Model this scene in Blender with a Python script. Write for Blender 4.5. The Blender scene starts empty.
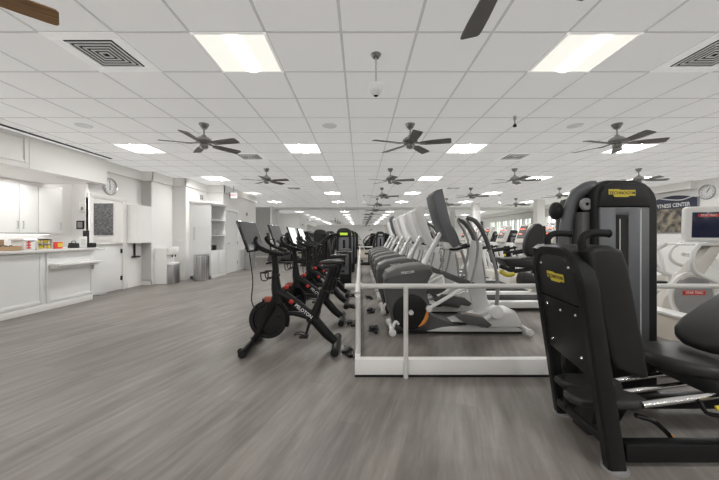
import bpy, bmesh, math, random
from mathutils import Vector, Matrix
random.seed(7)
C = bpy.context.scene.collection
PI = math.pi
F, H, HZ, CX = 313.0, 1.25, 236.0, 360.5
CEIL = 2.896
TS = 0.6096
GX, GY = -0.157, 2.52          # ceiling grid origin

# ---------------------------------------------------------------- materials
MATS = {}
def mat(name, col, rough=0.5, metal=0.0, emit=None, es=1.0, noise=0.0, nscale=40.0, bump=0.0, spec=0.5):
    if name in MATS: return MATS[name]
    m = bpy.data.materials.new(name); m.use_nodes = True
    nt = m.node_tree; b = nt.nodes['Principled BSDF']
    b.inputs['Base Color'].default_value = (*col, 1)
    b.inputs['Roughness'].default_value = rough
    b.inputs['Metallic'].default_value = metal
    b.inputs['Specular IOR Level'].default_value = spec
    if emit:
        b.inputs['Emission Color'].default_value = (*emit, 1)
        b.inputs['Emission Strength'].default_value = es
    if noise > 0 or bump > 0:
        tc = nt.nodes.new('ShaderNodeTexCoord')
        n = nt.nodes.new('ShaderNodeTexNoise'); n.inputs['Scale'].default_value = nscale
        n.inputs['Detail'].default_value = 3
        nt.links.new(tc.outputs['Object'], n.inputs['Vector'])
        if noise > 0:
            r = nt.nodes.new('ShaderNodeMapRange')
            r.inputs['To Min'].default_value = 1 - noise; r.inputs['To Max'].default_value = 1 + noise
            nt.links.new(n.outputs['Fac'], r.inputs['Value'])
            mx = nt.nodes.new('ShaderNodeVectorMath'); mx.operation = 'SCALE'
            mx.inputs[0].default_value = col
            nt.links.new(r.outputs['Result'], mx.inputs['Scale'])
            nt.links.new(mx.outputs['Vector'], b.inputs['Base Color'])
        if bump > 0:
            bp = nt.nodes.new('ShaderNodeBump'); bp.inputs['Strength'].default_value = bump
            bp.inputs['Distance'].default_value = 0.002
            nt.links.new(n.outputs['Fac'], bp.inputs['Height'])
            nt.links.new(bp.outputs['Normal'], b.inputs['Normal'])
    MATS[name] = m
    return m

WALL = mat('wall_paint', (.86, .85, .835), .6, noise=.02, nscale=3)
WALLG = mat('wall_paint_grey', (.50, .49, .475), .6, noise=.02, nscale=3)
TRIMW = mat('trim_white', (.86, .85, .83), .4)
CAB = mat('cabinet_white', (.84, .84, .83), .35)
CREAM = mat('cream_paint', (.78, .71, .62), .6, noise=.03, nscale=6)
BLK = mat('black_powder_coat', (.008, .008, .0085), .38, noise=.2, nscale=300, bump=.1)
BLK2 = mat('black_satin_plastic', (.015, .015, .0155), .42, noise=.1, nscale=60)
BLKG = mat('black_gloss', (.008, .008, .009), .12)
RUB = mat('black_rubber', (.012, .012, .012), .7, bump=.2, nscale=200)
VIN = mat('black_vinyl', (.030, .029, .029), .42, noise=.12, nscale=30, bump=.15)
GUN = mat('gunmetal_panel', (.135, .14, .15), .38, .3, noise=.04, nscale=8)
DGREY = mat('dark_grey_plastic', (.085, .083, .082), .42, noise=.06, nscale=20)
MGREY = mat('mid_grey_plastic', (.30, .30, .30), .4)
SILV = mat('silver_paint', (.74, .74, .73), .35, .12, noise=.03, nscale=20)
WHT = mat('white_plastic', (.86, .855, .84), .35)
CRM = mat('pale_putty_plastic', (.66, .63, .58), .4)
CHR = mat('chrome', (.75, .75, .75), .14, 1.0)
STEEL = mat('brushed_steel', (.55, .55, .56), .3, 1.0, noise=.06, nscale=30)
NICK = mat('brushed_nickel', (.42, .41, .40), .28, 1.0)
REDM = mat('red_plastic', (.65, .04, .03), .4)
ORNG = mat('orange_plastic', (.75, .28, .05), .4)
YEL = mat('yellow_plastic', (.70, .56, .05), .45)
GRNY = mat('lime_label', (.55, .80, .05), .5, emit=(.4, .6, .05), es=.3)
TXTW = mat('white_lettering', (.85, .85, .85), .5)
TXTK = mat('black_lettering', (.02, .02, .02), .5)
SCR = mat('dark_screen', (.045, .048, .052), .16)
SCRB = mat('navy_screen', (.01, .014, .05), .15)
SCRL = mat('lit_screen', (.6, .6, .6), .3, emit=(.8, .85, .85), es=.6)
LED = mat('red_led', (.8, .1, .04), .4, emit=(1, .15, .05), es=1.6)
DEV = mat('display_black', (.02, .02, .02), .25)
RAILM = mat('rail_enamel', (.70, .69, .665), .35)
BLADEG = mat('fan_blade_grey', (.21, .205, .20), .45, noise=.15, nscale=12)
CARDB = mat('cardboard', (.42, .28, .16), .8, noise=.1, nscale=20)
PAPER = mat('paper', (.80, .79, .76), .8)
BLUEP = mat('blue_panel', (.10, .2, .42), .4)

for m_ in (BLK, BLK2, RUB): m_.node_tree.nodes['Principled BSDF'].inputs['Specular IOR Level'].default_value = .28
VIN.node_tree.nodes['Principled BSDF'].inputs['Specular IOR Level'].default_value = .38
def wood_mat():
    m = bpy.data.materials.new('fan_blade_wood'); m.use_nodes = True
    nt = m.node_tree; b = nt.nodes['Principled BSDF']; b.inputs['Roughness'].default_value = .4
    tc = nt.nodes.new('ShaderNodeTexCoord'); mp = nt.nodes.new('ShaderNodeMapping')
    mp.inputs['Scale'].default_value = (3, 40, 3)
    n = nt.nodes.new('ShaderNodeTexNoise'); n.inputs['Scale'].default_value = 2; n.inputs['Detail'].default_value = 5
    cr = nt.nodes.new('ShaderNodeValToRGB')
    cr.color_ramp.elements[0].color = (.26, .14, .06, 1); cr.color_ramp.elements[0].position = .3
    cr.color_ramp.elements[1].color = (.50, .30, .14, 1); cr.color_ramp.elements[1].position = .7
    nt.links.new(tc.outputs['Object'], mp.inputs['Vector']); nt.links.new(mp.outputs['Vector'], n.inputs['Vector'])
    nt.links.new(n.outputs['Fac'], cr.inputs['Fac']); nt.links.new(cr.outputs['Color'], b.inputs['Base Color'])
    return m
WOOD = wood_mat()

def floor_mat():
    m = bpy.data.materials.new('vinyl_plank_floor'); m.use_nodes = True
    nt = m.node_tree; L = nt.links.new; b = nt.nodes['Principled BSDF']
    tc = nt.nodes.new('ShaderNodeTexCoord')
    mp = nt.nodes.new('ShaderNodeMapping'); mp.inputs['Rotation'].default_value = (0, 0, -math.radians(90 - 17))
    L(tc.outputs['Object'], mp.inputs['Vector'])
    br = nt.nodes.new('ShaderNodeTexBrick')
    br.inputs['Scale'].default_value = 1.0; br.inputs['Brick Width'].default_value = 1.22; br.inputs['Row Height'].default_value = .152
    br.inputs['Mortar Size'].default_value = .0012; br.offset = .37
    br.inputs['Color1'].default_value = (.0, .0, .0, 1); br.inputs['Color2'].default_value = (1, 1, 1, 1)
    br.inputs['Mortar'].default_value = (.2, .2, .2, 1); br.inputs['Bias'].default_value = 0
    L(mp.outputs['Vector'], br.inputs['Vector'])
    mp2 = nt.nodes.new('ShaderNodeMapping'); mp2.inputs['Scale'].default_value = (1.0, 8.5, 1)
    L(mp.outputs['Vector'], mp2.inputs['Vector'])
    n1 = nt.nodes.new('ShaderNodeTexNoise'); n1.inputs['Scale'].default_value = 1.6; n1.inputs['Detail'].default_value = 8; n1.inputs['Roughness'].default_value = .65
    L(mp2.outputs['Vector'], n1.inputs['Vector'])
    mp3 = nt.nodes.new('ShaderNodeMapping'); mp3.inputs['Scale'].default_value = (.6, 1.8, 1)
    L(mp.outputs['Vector'], mp3.inputs['Vector'])
    n2 = nt.nodes.new('ShaderNodeTexNoise'); n2.inputs['Scale'].default_value = 1.1; n2.inputs['Detail'].default_value = 3
    L(mp3.outputs['Vector'], n2.inputs['Vector'])
    cr = nt.nodes.new('ShaderNodeValToRGB'); e = cr.color_ramp.elements
    e[0].position = .28; e[0].color = (.160, .145, .130, 1)
    e[1].position = .72; e[1].color = (.300, .276, .252, 1)
    mid = e.new(.5); mid.color = (.222, .202, .183, 1)
    L(n1.outputs['Fac'], cr.inputs['Fac'])
    mr = nt.nodes.new('ShaderNodeMapRange'); mr.inputs['From Min'].default_value = .3; mr.inputs['From Max'].default_value = .7
    mr.inputs['To Min'].default_value = .80; mr.inputs['To Max'].default_value = 1.15
    L(n2.outputs['Fac'], mr.inputs['Value'])
    s1 = nt.nodes.new('ShaderNodeVectorMath'); s1.operation = 'SCALE'
    L(cr.outputs['Color'], s1.inputs[0]); L(mr.outputs['Result'], s1.inputs['Scale'])
    mr2 = nt.nodes.new('ShaderNodeMapRange'); mr2.inputs['To Min'].default_value = .88; mr2.inputs['To Max'].default_value = 1.08
    L(br.outputs['Color'], mr2.inputs['Value'])
    s2 = nt.nodes.new('ShaderNodeVectorMath'); s2.operation = 'SCALE'
    L(s1.outputs['Vector'], s2.inputs[0]); L(mr2.outputs['Result'], s2.inputs['Scale'])
    L(s2.outputs['Vector'], b.inputs['Base Color'])
    b.inputs['Roughness'].default_value = .42
    b.inputs['Specular IOR Level'].default_value = .4
    return m
FLOOR = floor_mat()

def ceiling_mat():
    m = bpy.data.materials.new('ceiling_tile_glow'); m.use_nodes = True
    nt = m.node_tree; L = nt.links.new; b = nt.nodes['Principled BSDF']
    tc = nt.nodes.new('ShaderNodeTexCoord')
    n = nt.nodes.new('ShaderNodeTexNoise'); n.inputs['Scale'].default_value = 60; n.inputs['Detail'].default_value = 4
    L(tc.outputs['Object'], n.inputs['Vector'])
    mr = nt.nodes.new('ShaderNodeMapRange'); mr.inputs['To Min'].default_value = .68; mr.inputs['To Max'].default_value = .84
    L(n.outputs['Fac'], mr.inputs['Value'])
    cb = nt.nodes.new('ShaderNodeCombineColor')
    for k in ('Red', 'Green', 'Blue'): L(mr.outputs['Result'], cb.inputs[k])
    L(cb.outputs['Color'], b.inputs['Base Color'])
    b.inputs['Roughness'].default_value = .85
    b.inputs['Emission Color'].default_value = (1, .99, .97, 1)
    b.inputs['Emission Strength'].default_value = .27  # added glow: tiles stand in for ambient light, they are no lamp
    return m
CEILM = ceiling_mat()
GRID = mat('ceiling_grid_glow', (.58, .58, .57), .5, emit=(1, .99, .97), es=.17)  # faint glow added so the grid keeps up with the glowing tiles
CTRIM = mat('ceiling_trim_glow', (.80, .80, .78), .5, emit=(1, .99, .97), es=.30)  # glow in place of bounce light on light and vent frames
MIRR = mat('mirror_silver', (.86, .87, .86), .015, 1.0)
TROF = mat('troffer_lens', (.9, .9, .88), .5, emit=(1, .985, .95), es=3.0)
TUBE = mat('troffer_tube_cover', (.95, .95, .93), .5, emit=(1, .99, .97), es=106)
TUBE2 = mat('near_tube_cover', (.95, .95, .93), .5, emit=(1, .99, .97), es=1.6)
TROF2 = mat('troffer_reflector', (.85, .84, .80), .5, emit=(1, .96, .88), es=.72)
DLM = mat('downlight_lens', (.9, .9, .88), .5, emit=(1, .98, .94), es=6)

def glass_mat():
    m = bpy.data.materials.new('window_glass'); m.use_nodes = True
    nt = m.node_tree; nt.nodes.remove(nt.nodes['Principled BSDF'])
    t = nt.nodes.new('ShaderNodeBsdfTransparent'); g = nt.nodes.new('ShaderNodeBsdfGlossy'); g.inputs['Roughness'].default_value = .02
    mx = nt.nodes.new('ShaderNodeMixShader'); mx.inputs['Fac'].default_value = .06
    nt.links.new(t.outputs[0], mx.inputs[1]); nt.links.new(g.outputs[0], mx.inputs[2])
    nt.links.new(mx.outputs[0], nt.nodes['Material Output'].inputs['Surface'])
    return m
GLASS = glass_mat()
LEAF = mat('leaf_green', (.28, .40, .08), .7, noise=.5, nscale=6)
GRASS = mat('lawn_green', (.20, .30, .08), .8, noise=.3, nscale=4)

# ---------------------------------------------------------------- mesh builder
def smooth_path(pts, n=6, closed=False):
    P = [Vector(p) for p in pts]
    if len(P) < 3 or n <= 1: return P
    out = []; N = len(P)
    rng = range(N if closed else N - 1)
    for i in rng:
        p1, p2 = P[i], P[(i + 1) % N]
        p0 = P[i - 1] if (closed or i > 0) else p1 + (p1 - p2)
        p3 = P[(i + 2) % N] if (closed or i < N - 2) else p2 + (p2 - p1)
        for k in range(n):
            t = k / n
            out.append(.5 * ((2 * p1) + (p2 - p0) * t + (2 * p0 - 5 * p1 + 4 * p2 - p3) * t * t + (-p0 + 3 * p1 - 3 * p2 + p3) * t ** 3))
    if not closed: out.append(P[-1])
    return out

class MB:
    def __init__(s): s.bm = bmesh.new()
    def _add(s, tmp, M=None):
        if M is not None: bmesh.ops.transform(tmp, matrix=M, verts=tmp.verts)
        me = bpy.data.meshes.new('t'); tmp.to_mesh(me); tmp.free()
        s.bm.from_mesh(me); bpy.data.meshes.remove(me)
        return s
    def box(s, a, b, bev=0.0, seg=2, M=None):
        t = bmesh.new(); bmesh.ops.create_cube(t, size=1)
        a = Vector(a); b = Vector(b); c = (a + b) / 2; d = b - a
        for v in t.verts: v.co = Vector((v.co.x * d.x, v.co.y * d.y, v.co.z * d.z)) + c
        if bev > 0:
            bmesh.ops.bevel(t, geom=t.edges[:], offset=min(bev, .49 * min(abs(d.x), abs(d.y), abs(d.z))), segments=seg, profile=.5, affect='EDGES')
        return s._add(t, M)
    def cyl(s, p0, p1, r0, r1=None, n=20, bev=0.0):
        r1 = r0 if r1 is None else r1
        p0 = Vector(p0); p1 = Vector(p1); d = p1 - p0
        t = bmesh.new(); bmesh.ops.create_cone(t, cap_ends=True, segments=n, radius1=r0, radius2=r1, depth=d.length)
        if bev > 0:
            es = [e for e in t.edges if len(e.link_faces) == 2 and any(len(f.verts) > 4 for f in e.link_faces)]
            bmesh.ops.bevel(t, geom=es, offset=bev, segments=2, profile=.5, affect='EDGES')
        M = Matrix.Translation((p0 + p1) / 2) @ d.to_track_quat('Z', 'Y').to_matrix().to_4x4()
        return s._add(t, M)
    def ell(s, c, r, n=16, M=None):
        t = bmesh.new(); bmesh.ops.create_uvsphere(t, u_segments=n, v_segments=max(8, n // 2), radius=1)
        if not hasattr(r, '__len__'): r = (r, r, r)
        for v in t.verts: v.co = Vector((v.co.x * r[0], v.co.y * r[1], v.co.z * r[2])) + Vector(c)
        return s._add(t, M)
    def tube(s, pts, r, n=10, sm=5, closed=False, flat=1.0):
        P = smooth_path(pts, sm, closed); N = len(P)
        R = r if hasattr(r, '__len__') else None
        bm = s.bm; rings = []
        up = None
        for i, p in enumerate(P):
            if closed: d = P[(i + 1) % N] - P[i - 1]
            else: d = P[min(i + 1, N - 1)] - P[max(i - 1, 0)]
            if d.length < 1e-9: d = Vector((0, 0, 1))
            d.normalize()
            if up is None:
                up = Vector((0, 1, 0)) if abs(d.y) < .9 else Vector((1, 0, 0))
            x = (up - d * up.dot(d)).normalized(); y = d.cross(x); up = x
            if R:
                f = i / (N - 1) * (len(R) - 1); k = min(int(f), len(R) - 2); rr = R[k] + (R[k + 1] - R[k]) * (f - k)
            else: rr = r
            rings.append([bm.verts.new(p + x * math.cos(2 * PI * j / n) * rr * flat + y * math.sin(2 * PI * j / n) * rr) for j in range(n)])
        for i in range(N if closed else N - 1):
            a, b = rings[i], rings[(i + 1) % N]
            for j in range(n):
                bm.faces.new((a[j], a[(j + 1) % n], b[(j + 1) % n], b[j]))
        if not closed:
            bm.faces.new(rings[0][::-1]); bm.faces.new(rings[-1])
        return s
    def prism(s, pts, a, b, axis='y', bev=0.0, seg=2, M=None):
        t = bmesh.new()
        def mk(u, v, w):
            return (u, w, v) if axis == 'y' else ((w, u, v) if axis == 'x' else (u, v, w))
        v0 = [t.verts.new(mk(p[0], p[1], a)) for p in pts]
        v1 = [t.verts.new(mk(p[0], p[1], b)) for p in pts]
        n = len(pts)
        f0 = t.faces.new(v0); f1 = t.faces.new(v1[::-1])
        for i in range(n): t.faces.new((v0[i], v1[i], v1[(i + 1) % n], v0[(i + 1) % n]))
        bmesh.ops.recalc_face_normals(t, faces=t.faces[:])
        if bev > 0:
            es = set(f0.edges) | set(f1.edges)
            bmesh.ops.bevel(t, geom=list(es), offset=bev, segments=seg, profile=.5, affect='EDGES')
        bmesh.ops.triangulate(t, faces=[f for f in t.faces if len(f.verts) > 4])
        return s._add(t, M)
    def lathe(s, prof, c=(0, 0, 0), n=24, M=None):
        t = bmesh.new(); rings = []
        for (r, z) in prof:
            rings.append([t.verts.new((r * math.cos(2 * PI * j / n), r * math.sin(2 * PI * j / n), z)) for j in range(n)])
        for i in range(len(prof) - 1):
            for j in range(n): t.faces.new((rings[i][j], rings[i][(j + 1) % n], rings[i + 1][(j + 1) % n], rings[i + 1][j]))
        if prof[0][0] > 1e-6: t.faces.new(rings[0][::-1])
        if prof[-1][0] > 1e-6: t.faces.new(rings[-1])
        bmesh.ops.remove_doubles(t, verts=t.verts[:], dist=1e-6)
        bmesh.ops.recalc_face_normals(t, faces=t.faces[:])
        MM = Matrix.Translation(c)
        if M is not None: MM = MM @ M
        return s._add(t, MM)
    def build(s, name, m, parent=None, off=None, M=None):
        me = bpy.data.meshes.new(name)
        if M is not None: bmesh.ops.transform(s.bm, matrix=M, verts=s.bm.verts)
        o_off = off
        if o_off is None and parent is not None:
            o_off = Vector((0, 0, 0)); q = parent
            while q is not None: o_off = o_off + q.location; q = q.parent
        if o_off is not None:
            for v in s.bm.verts: v.co -= Vector(o_off)
        for e in s.bm.edges:
            if len(e.link_faces) == 2 and e.link_faces[0].normal.length > 0:
                try:
                    if e.calc_face_angle() > math.radians(38): e.smooth = False
                except Exception: pass
        s.bm.normal_update()
        for e in s.bm.edges:
            if len(e.link_faces) == 2:
                e.smooth = e.calc_face_angle(0) < math.radians(38)
        for f in s.bm.faces: f.smooth = True
        s.bm.to_mesh(me); s.bm.free()
        me.materials.append(m)
        o = bpy.data.objects.new(name, me); C.objects.link(o)
        if parent is not None: o.parent = parent
        return o

def text(name, s, size, m, parent, M, align='CENTER', ext=.001, sx=1.0):
    cu = bpy.data.curves.new('txt', 'FONT'); cu.body = s; cu.size = size; cu.align_x = align; cu.align_y = 'CENTER'; cu.extrude = ext; cu.resolution_u = 3
    cu.offset = size * .012
    ob = bpy.data.objects.new('txt', cu); C.objects.link(ob)
    dg = bpy.context.evaluated_depsgraph_get(); dg.update()
    me = bpy.data.meshes.new_from_object(ob.evaluated_get(dg))
    bpy.data.objects.remove(ob); bpy.data.curves.remove(cu)
    me.name = name; me.materials.clear(); me.materials.append(m)
    me.transform(M @ Matrix.Diagonal((sx, 1, 1, 1)))
    if parent is not None:
        off = Vector((0, 0, 0)); q = parent
        while q is not None: off = off + q.location; q = q.parent
        me.transform(Matrix.Translation(-off))
    o = bpy.data.objects.new(name, me); C.objects.link(o)
    if parent is not None: o.parent = parent
    return o

def frame(o, x, y):   # matrix with local x, y axes at a point
    x = Vector(x).normalized(); y = Vector(y); y = (y - x * x.dot(y)).normalized(); z = x.cross(y)
    M = Matrix((x, y, z)).transposed().to_4x4(); M.translation = Vector(o)
    return M

def thing(name, label, cat, loc=(0, 0, 0), group=None):
    o = bpy.data.objects.new(name, None); C.objects.link(o); o.location = loc
    o.empty_display_size = .1
    o['label'] = label; o['category'] = cat
    if group: o['group'] = group
    return o
def tag(o, label, cat, group=None):
    o['label'] = label; o['category'] = cat
    if group: o['group'] = group
    return o
def struct(mb, name, m, label=None, parent=None):
    o = mb.build(name, m, parent)
    if parent is None: o['kind'] = 'structure'
    if label: o['label'] = label
    return o
def kids(o): return [c for c in bpy.data.objects if c.parent == o]
def dup(root, loc, label, rz=0.0, group=None, skip=(), swap=None):
    r = root.copy(); C.objects.link(r); r.location = loc; r.rotation_euler = (0, 0, rz); r['label'] = label
    if group: r['group'] = group
    def rec(src, dst):
        for ch in kids(src):
            if ch.name.split('.')[0] in skip: continue
            c = ch.copy(); C.objects.link(c); c.parent = dst
            if swap and ch.name.split('.')[0] in swap:
                c.data = ch.data.copy(); c.data.materials.clear(); c.data.materials.append(swap[ch.name.split('.')[0]])
            rec(ch, c)
    rec(root, r)
    return r
ORD = ['first', 'second', 'third', 'fourth', 'fifth', 'sixth', 'seventh', 'eighth', 'ninth', 'tenth']

# ================================================================= SETTING
YB, YF = -10.0, 18.2
struct(MB().box((-7.2, YB, -.1), (10.1, YF, 0)), 'floor', FLOOR, 'grey wood-look vinyl plank floor')
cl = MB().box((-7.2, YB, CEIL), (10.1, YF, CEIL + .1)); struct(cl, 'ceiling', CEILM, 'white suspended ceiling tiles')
g = MB()
j0, j1 = -11, 17
for j in range(j0, j1):
    x = GX + j * TS
    g.box((x - .012, YB, CEIL - .006), (x + .012, YF, CEIL + .002))
k = int((YB - GY) / TS)
while GY + k * TS < YF:
    y = GY + k * TS
    if y > YB: g.box((-7.1, y - .012, CEIL - .0055), (10.0, y + .012, CEIL + .002))
    k += 1
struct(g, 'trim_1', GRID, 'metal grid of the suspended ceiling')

# walls
struct(MB().box((-7.2, YB, 0), (-7.0, 7.75, CEIL)), 'wall_left_service', WALL)
struct(MB().box((-7.0, 7.6, 0), (-5.65, 7.75, CEIL)), 'wall_left_inner', WALL)
w = MB().box((-5.65, 6.44, 0), (-5.6, 6.54, CEIL)).box((-5.65, 7.35, 0), (-5.6, 8.02, CEIL)).box((-5.65, 6.54, 2.05), (-5.6, 7.35, CEIL))
struct(w, 'wall_left_door', WALL)
struct(MB().box((-7.2, 8.02, 0), (-5.35, 8.9, CEIL)), 'wall_left_pier', WALL)
struct(MB().box((-5.6, 7.50, 1.08), (-5.352, 8.02, 2.0)), 'wall_left_bulkhead', WALL)
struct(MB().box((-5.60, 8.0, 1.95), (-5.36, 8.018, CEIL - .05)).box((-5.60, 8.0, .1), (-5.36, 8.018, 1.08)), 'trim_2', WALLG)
struct(MB().box((-7.2, 8.9, 0), (-4.97, 10.15, CEIL)), 'wall_left_alcove', WALL)
struct(MB().box((-7.2, 10.15, 0), (-4.45, 13.3, CEIL)), 'wall_left_far', WALL)
struct(MB().box((-7.2, 13.3, 0), (-6.0, YF, CEIL)), 'wall_left_recess', WALL)
struct(MB().box((-6.0, 17.9, 0), (-5.0, YF, CEIL)), 'wall_back_grey', WALLG)
struct(MB().box((-5.0, 17.3, 0), (-4.9, YF, CEIL)), 'wall_back_return', WALL)
struct(MB().box((-5.0, YF, 0), (10.1, YF + .15, CEIL)), 'wall_back', WALL)
struct(MB().box((-4.9, 18.03, 0), (10.0, YF, .44)).box((-4.9, 18.0, .40), (10.0, YF, .45)), 'trim_3', CREAM, 'cream dado below the mirrors')
struct(MB().box((-4.9, 17.9, 2.80), (10.0, YF, CEIL)), 'trim_4', TRIMW)
struct(MB().box((-7.2, YB - .15, 0), (10.1, YB, CEIL)), 'wall_front', WALL)
# right wall with windows
WZ0, WZ1 = .85, 2.32
wins = [(12.0 + i * 1.0, 12.9 + i * 1.0) for i in range(6)]
w = MB(); y = YB
for (a, b) in wins:
    w.box((10.0, y, 0), (10.15, a, CEIL)); w.box((10.0, a, 0), (10.15, b, WZ0)); w.box((10.0, a, WZ1), (10.15, b, CEIL)); y = b
w.box((10.0, y, 0), (10.15, YF, CEIL))
struct(w, 'wall_right', WALL)
for i, (a, b) in enumerate(wins):
    f = MB(); t = .04
    f.box((9.97, a, WZ0), (10.1, a + t, WZ1)).box((9.97, b - t, WZ0), (10.1, b, WZ1)).box((9.97, a, WZ0), (10.1, b, WZ0 + t)).box((9.97, a, WZ1 - t), (10.1, b, WZ1)).box((9.99, (a + b) / 2 - .015, WZ0), (10.08, (a + b) / 2 + .015, WZ1))
    wf = struct(f, 'window_%d' % (i + 1), TRIMW)
    MB().box((10.03, a + t, WZ0 + t), (10.04, b - t, WZ1 - t)).build('glass_pane', GLASS, wf)
struct(MB().box((9.8, 9.3, 2.66), (10.0, YF, CEIL)), 'trim_5', TRIMW)
# outside
struct(MB().box((10.2, -6, -.3), (60, 50, -.1)), 'lawn', GRASS)
# trim band at wall tops + baseboards
t = MB()
t.box((-5.64, 6.7, 2.66), (-5.56, 8.02, CEIL)).box((-5.39, 7.98, 2.66), (-5.31, 8.9, CEIL)).box((-5.60, 7.97, 2.66), (-5.31, 8.01, CEIL))
t.box((-5.35, 8.86, 2.66), (-4.93, 8.94, CEIL)).box((-5.0, 8.86, 2.66), (-4.93, 10.15, CEIL)).box((-4.95, 10.11, 2.66), (-4.41, 10.19, CEIL)).box((-4.49, 10.11, 2.66), (-4.41, 13.34, CEIL))
struct(t, 'trim_6', TRIMW)
b = MB()
b.box((-5.6, 7.5, 0), (-5.585, 8.02, .12)).box((-5.6, 8.0, 0), (-5.335, 8.005, .12)).box((-5.35, 8.0, 0), (-5.335, 8.9, .12)).box((-5.35, 8.885, 0), (-4.97, 8.9, .12))
b.box((-4.97, 10.13, 0), (-4.435, 10.15, .12)).box((-4.45, 11.4, 0), (-4.435, 13.3, .12)).box((-6.0, 17.885, 0), (-5.0, 17.9, .12))
struct(b, 'baseboard_left', TRIMW)
struct(MB().box((9.985, YB, 0), (10.0, 18.0, .12)), 'baseboard_right', TRIMW)

# columns
for i, (x, y, lab) in enumerate([(5.9, 16.0, 'square white column farther from the windows'), (8.1, 14.2, 'square white column nearer the windows')]):
    t = thing('square_column', lab, 'column', (x, y, 0))
    MB().box((x - .17, y - .17, 0), (x + .17, y + .17, CEIL), .006).build('shaft', WALL, t)
    MB().box((x - .19, y - .19, 0), (x + .19, y + .19, .12), .006).build('base_trim', TRIMW, t)

# mirror panels
x = -4.9; n = 0
seams = [-4.9, -3.3, -1.75, -.15, 1.5, 3.1, 4.7, 6.4, 8.2, 10.0]
for a, b in zip(seams[:-1], seams[1:]):
    o = MB().box((a + .004, 18.10, .45), (b - .004, 18.12, 2.80)).build('mirror_panel', MIRR)
    tag(o, 'tall frameless mirror panel covering the far wall above the cream dado', 'mirror', 'mirror panels on the far wall')

# ---- ceiling fixtures
def tile(j, k): return GX + j * TS, GY + k * TS
def make_troffer(big):
    t = thing('troffer_light', 'x', 'ceiling light', (0, 0, CEIL), 'recessed square ceiling lights')
    z = CEIL; w = TS
    m = MB()
    for (a, b) in (((0, 0), (w, .02)), ((0, w - .02), (w, w)), ((0, 0), (.02, w)), ((w - .02, 0), (w, w))):
        m.box((a[0], a[1], z - .012), (b[0], b[1], z - .002))
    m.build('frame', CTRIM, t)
    MB().box((.02, .02, z - .009), (w - .02, w - .02, z - .004)).build('lens', TROF2 if big else TROF, t)
    m = MB()
    pts = [(.23 + .18 * (i / 10), -(.03 if big else .006) * math.sin(PI * i / 10)) for i in range(11)]
    pts = [(p[0], z - .006 + p[1]) for p in pts]
    m.prism(pts, .04, w - .04, 'y'); m.build('basket', TUBE2 if big else TUBE, t)
    return t
tb = make_troffer(True); ts = make_troffer(False)
cols = [(-7, 'column nearest the reception wall', 1), (-2, 'column above the spin bikes', 0), (3, 'column above the ellipticals', 0), (8, 'column right of the ellipticals', 1), (13, 'column nearest the windows', 1)]
for (j, nm, r0) in cols:
    for r in range(-3, 6):
        x, y = tile(j, r * 5)
        if y > 17.5: continue
        if r >= r0:
            nn = r - r0; lab = 'recessed square ceiling light, %s from the camera in the %s' % (ORD[nn], nm)
        else:
            lab = 'recessed square ceiling light behind the camera in the %s' % nm
        dup(tb if (r == 0 or (j, r) == (-7, 3)) else ts, (x, y, CEIL), lab)
def deltree(o):
    for c in kids(o): deltree(c)
    bpy.data.objects.remove(o)
deltree(tb); deltree(ts)

VENTD = mat('vent_dark', (.03, .03, .03), .8)
def make_vent():
    z = CEIL; w = TS
    t = thing('ceiling_vent', 'x', 'vent', (0, 0, CEIL), 'square ceiling air vents')
    MB().box((.10, .10, z - .008), (w - .10, w - .10, z - .003)).build('backing', VENTD, t)
    m = MB()
    a = .09
    for (p, q) in (((0, 0), (w, a)), ((0, w - a), (w, w)), ((0, a), (a, w - a)), ((w - a, a), (w, w - a))):
        m.box((p[0], p[1], z - .012), (q[0], q[1], z - .002), .003)
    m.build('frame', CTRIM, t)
    m = MB()
    for i in range(5):
        s = a + .022 + i * .038; e = w - s; zz = z - .016
        if e - s < .02: break
        for (p, q) in (((s, s), (e, s + .014)), ((s, e - .014), (e, e)), ((s, s), (s + .014, e)), ((e - .014, s), (e, e))):
            m.box((p[0], p[1], zz), (q[0], q[1], zz + .006))
    m.build('louvre', mat('louvre_glow', (.8, .8, .79), .5, emit=(1, 1, 1), es=.10), t)  # slats brightened by a little added glow
    return t
v0 = make_vent()
for (j, k, lab) in [(-4, 0, 'large square ceiling vent near the brown fan blade'), (5, 0, 'square ceiling vent at the right edge of the photo'),
                    (-4, 6, 'small looking ceiling vent between the two left fans'), (5, 6, 'ceiling vent right of the second light above the ellipticals'),
                    (-4, 13, 'farthest ceiling vent over the spin bikes'), (5, 13, 'farthest ceiling vent over the ellipticals'), (-4, -7, 'ceiling vent behind the camera')]:
    x, y = tile(j, k); dup(v0, (x, y, CEIL), lab)
deltree(v0)
for (x, y, lab) in [(-.46, 4.66, 'round flush ceiling speaker left of the centre fan'), (-4.12, 4.66, 'round flush ceiling speaker over the reception'), (3.19, 4.66, 'round flush ceiling speaker left of the right hand fan')]:
    t = thing('ceiling_speaker', lab, 'speaker', (x, y, CEIL), 'round ceiling speakers')
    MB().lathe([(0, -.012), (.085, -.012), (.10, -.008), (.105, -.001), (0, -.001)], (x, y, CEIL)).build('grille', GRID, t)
    MB().lathe([(.09, -.013), (.105, -.012), (.112, -.001), (.09, -.001)], (x, y, CEIL)).build('ring', GRID, t)
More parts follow.
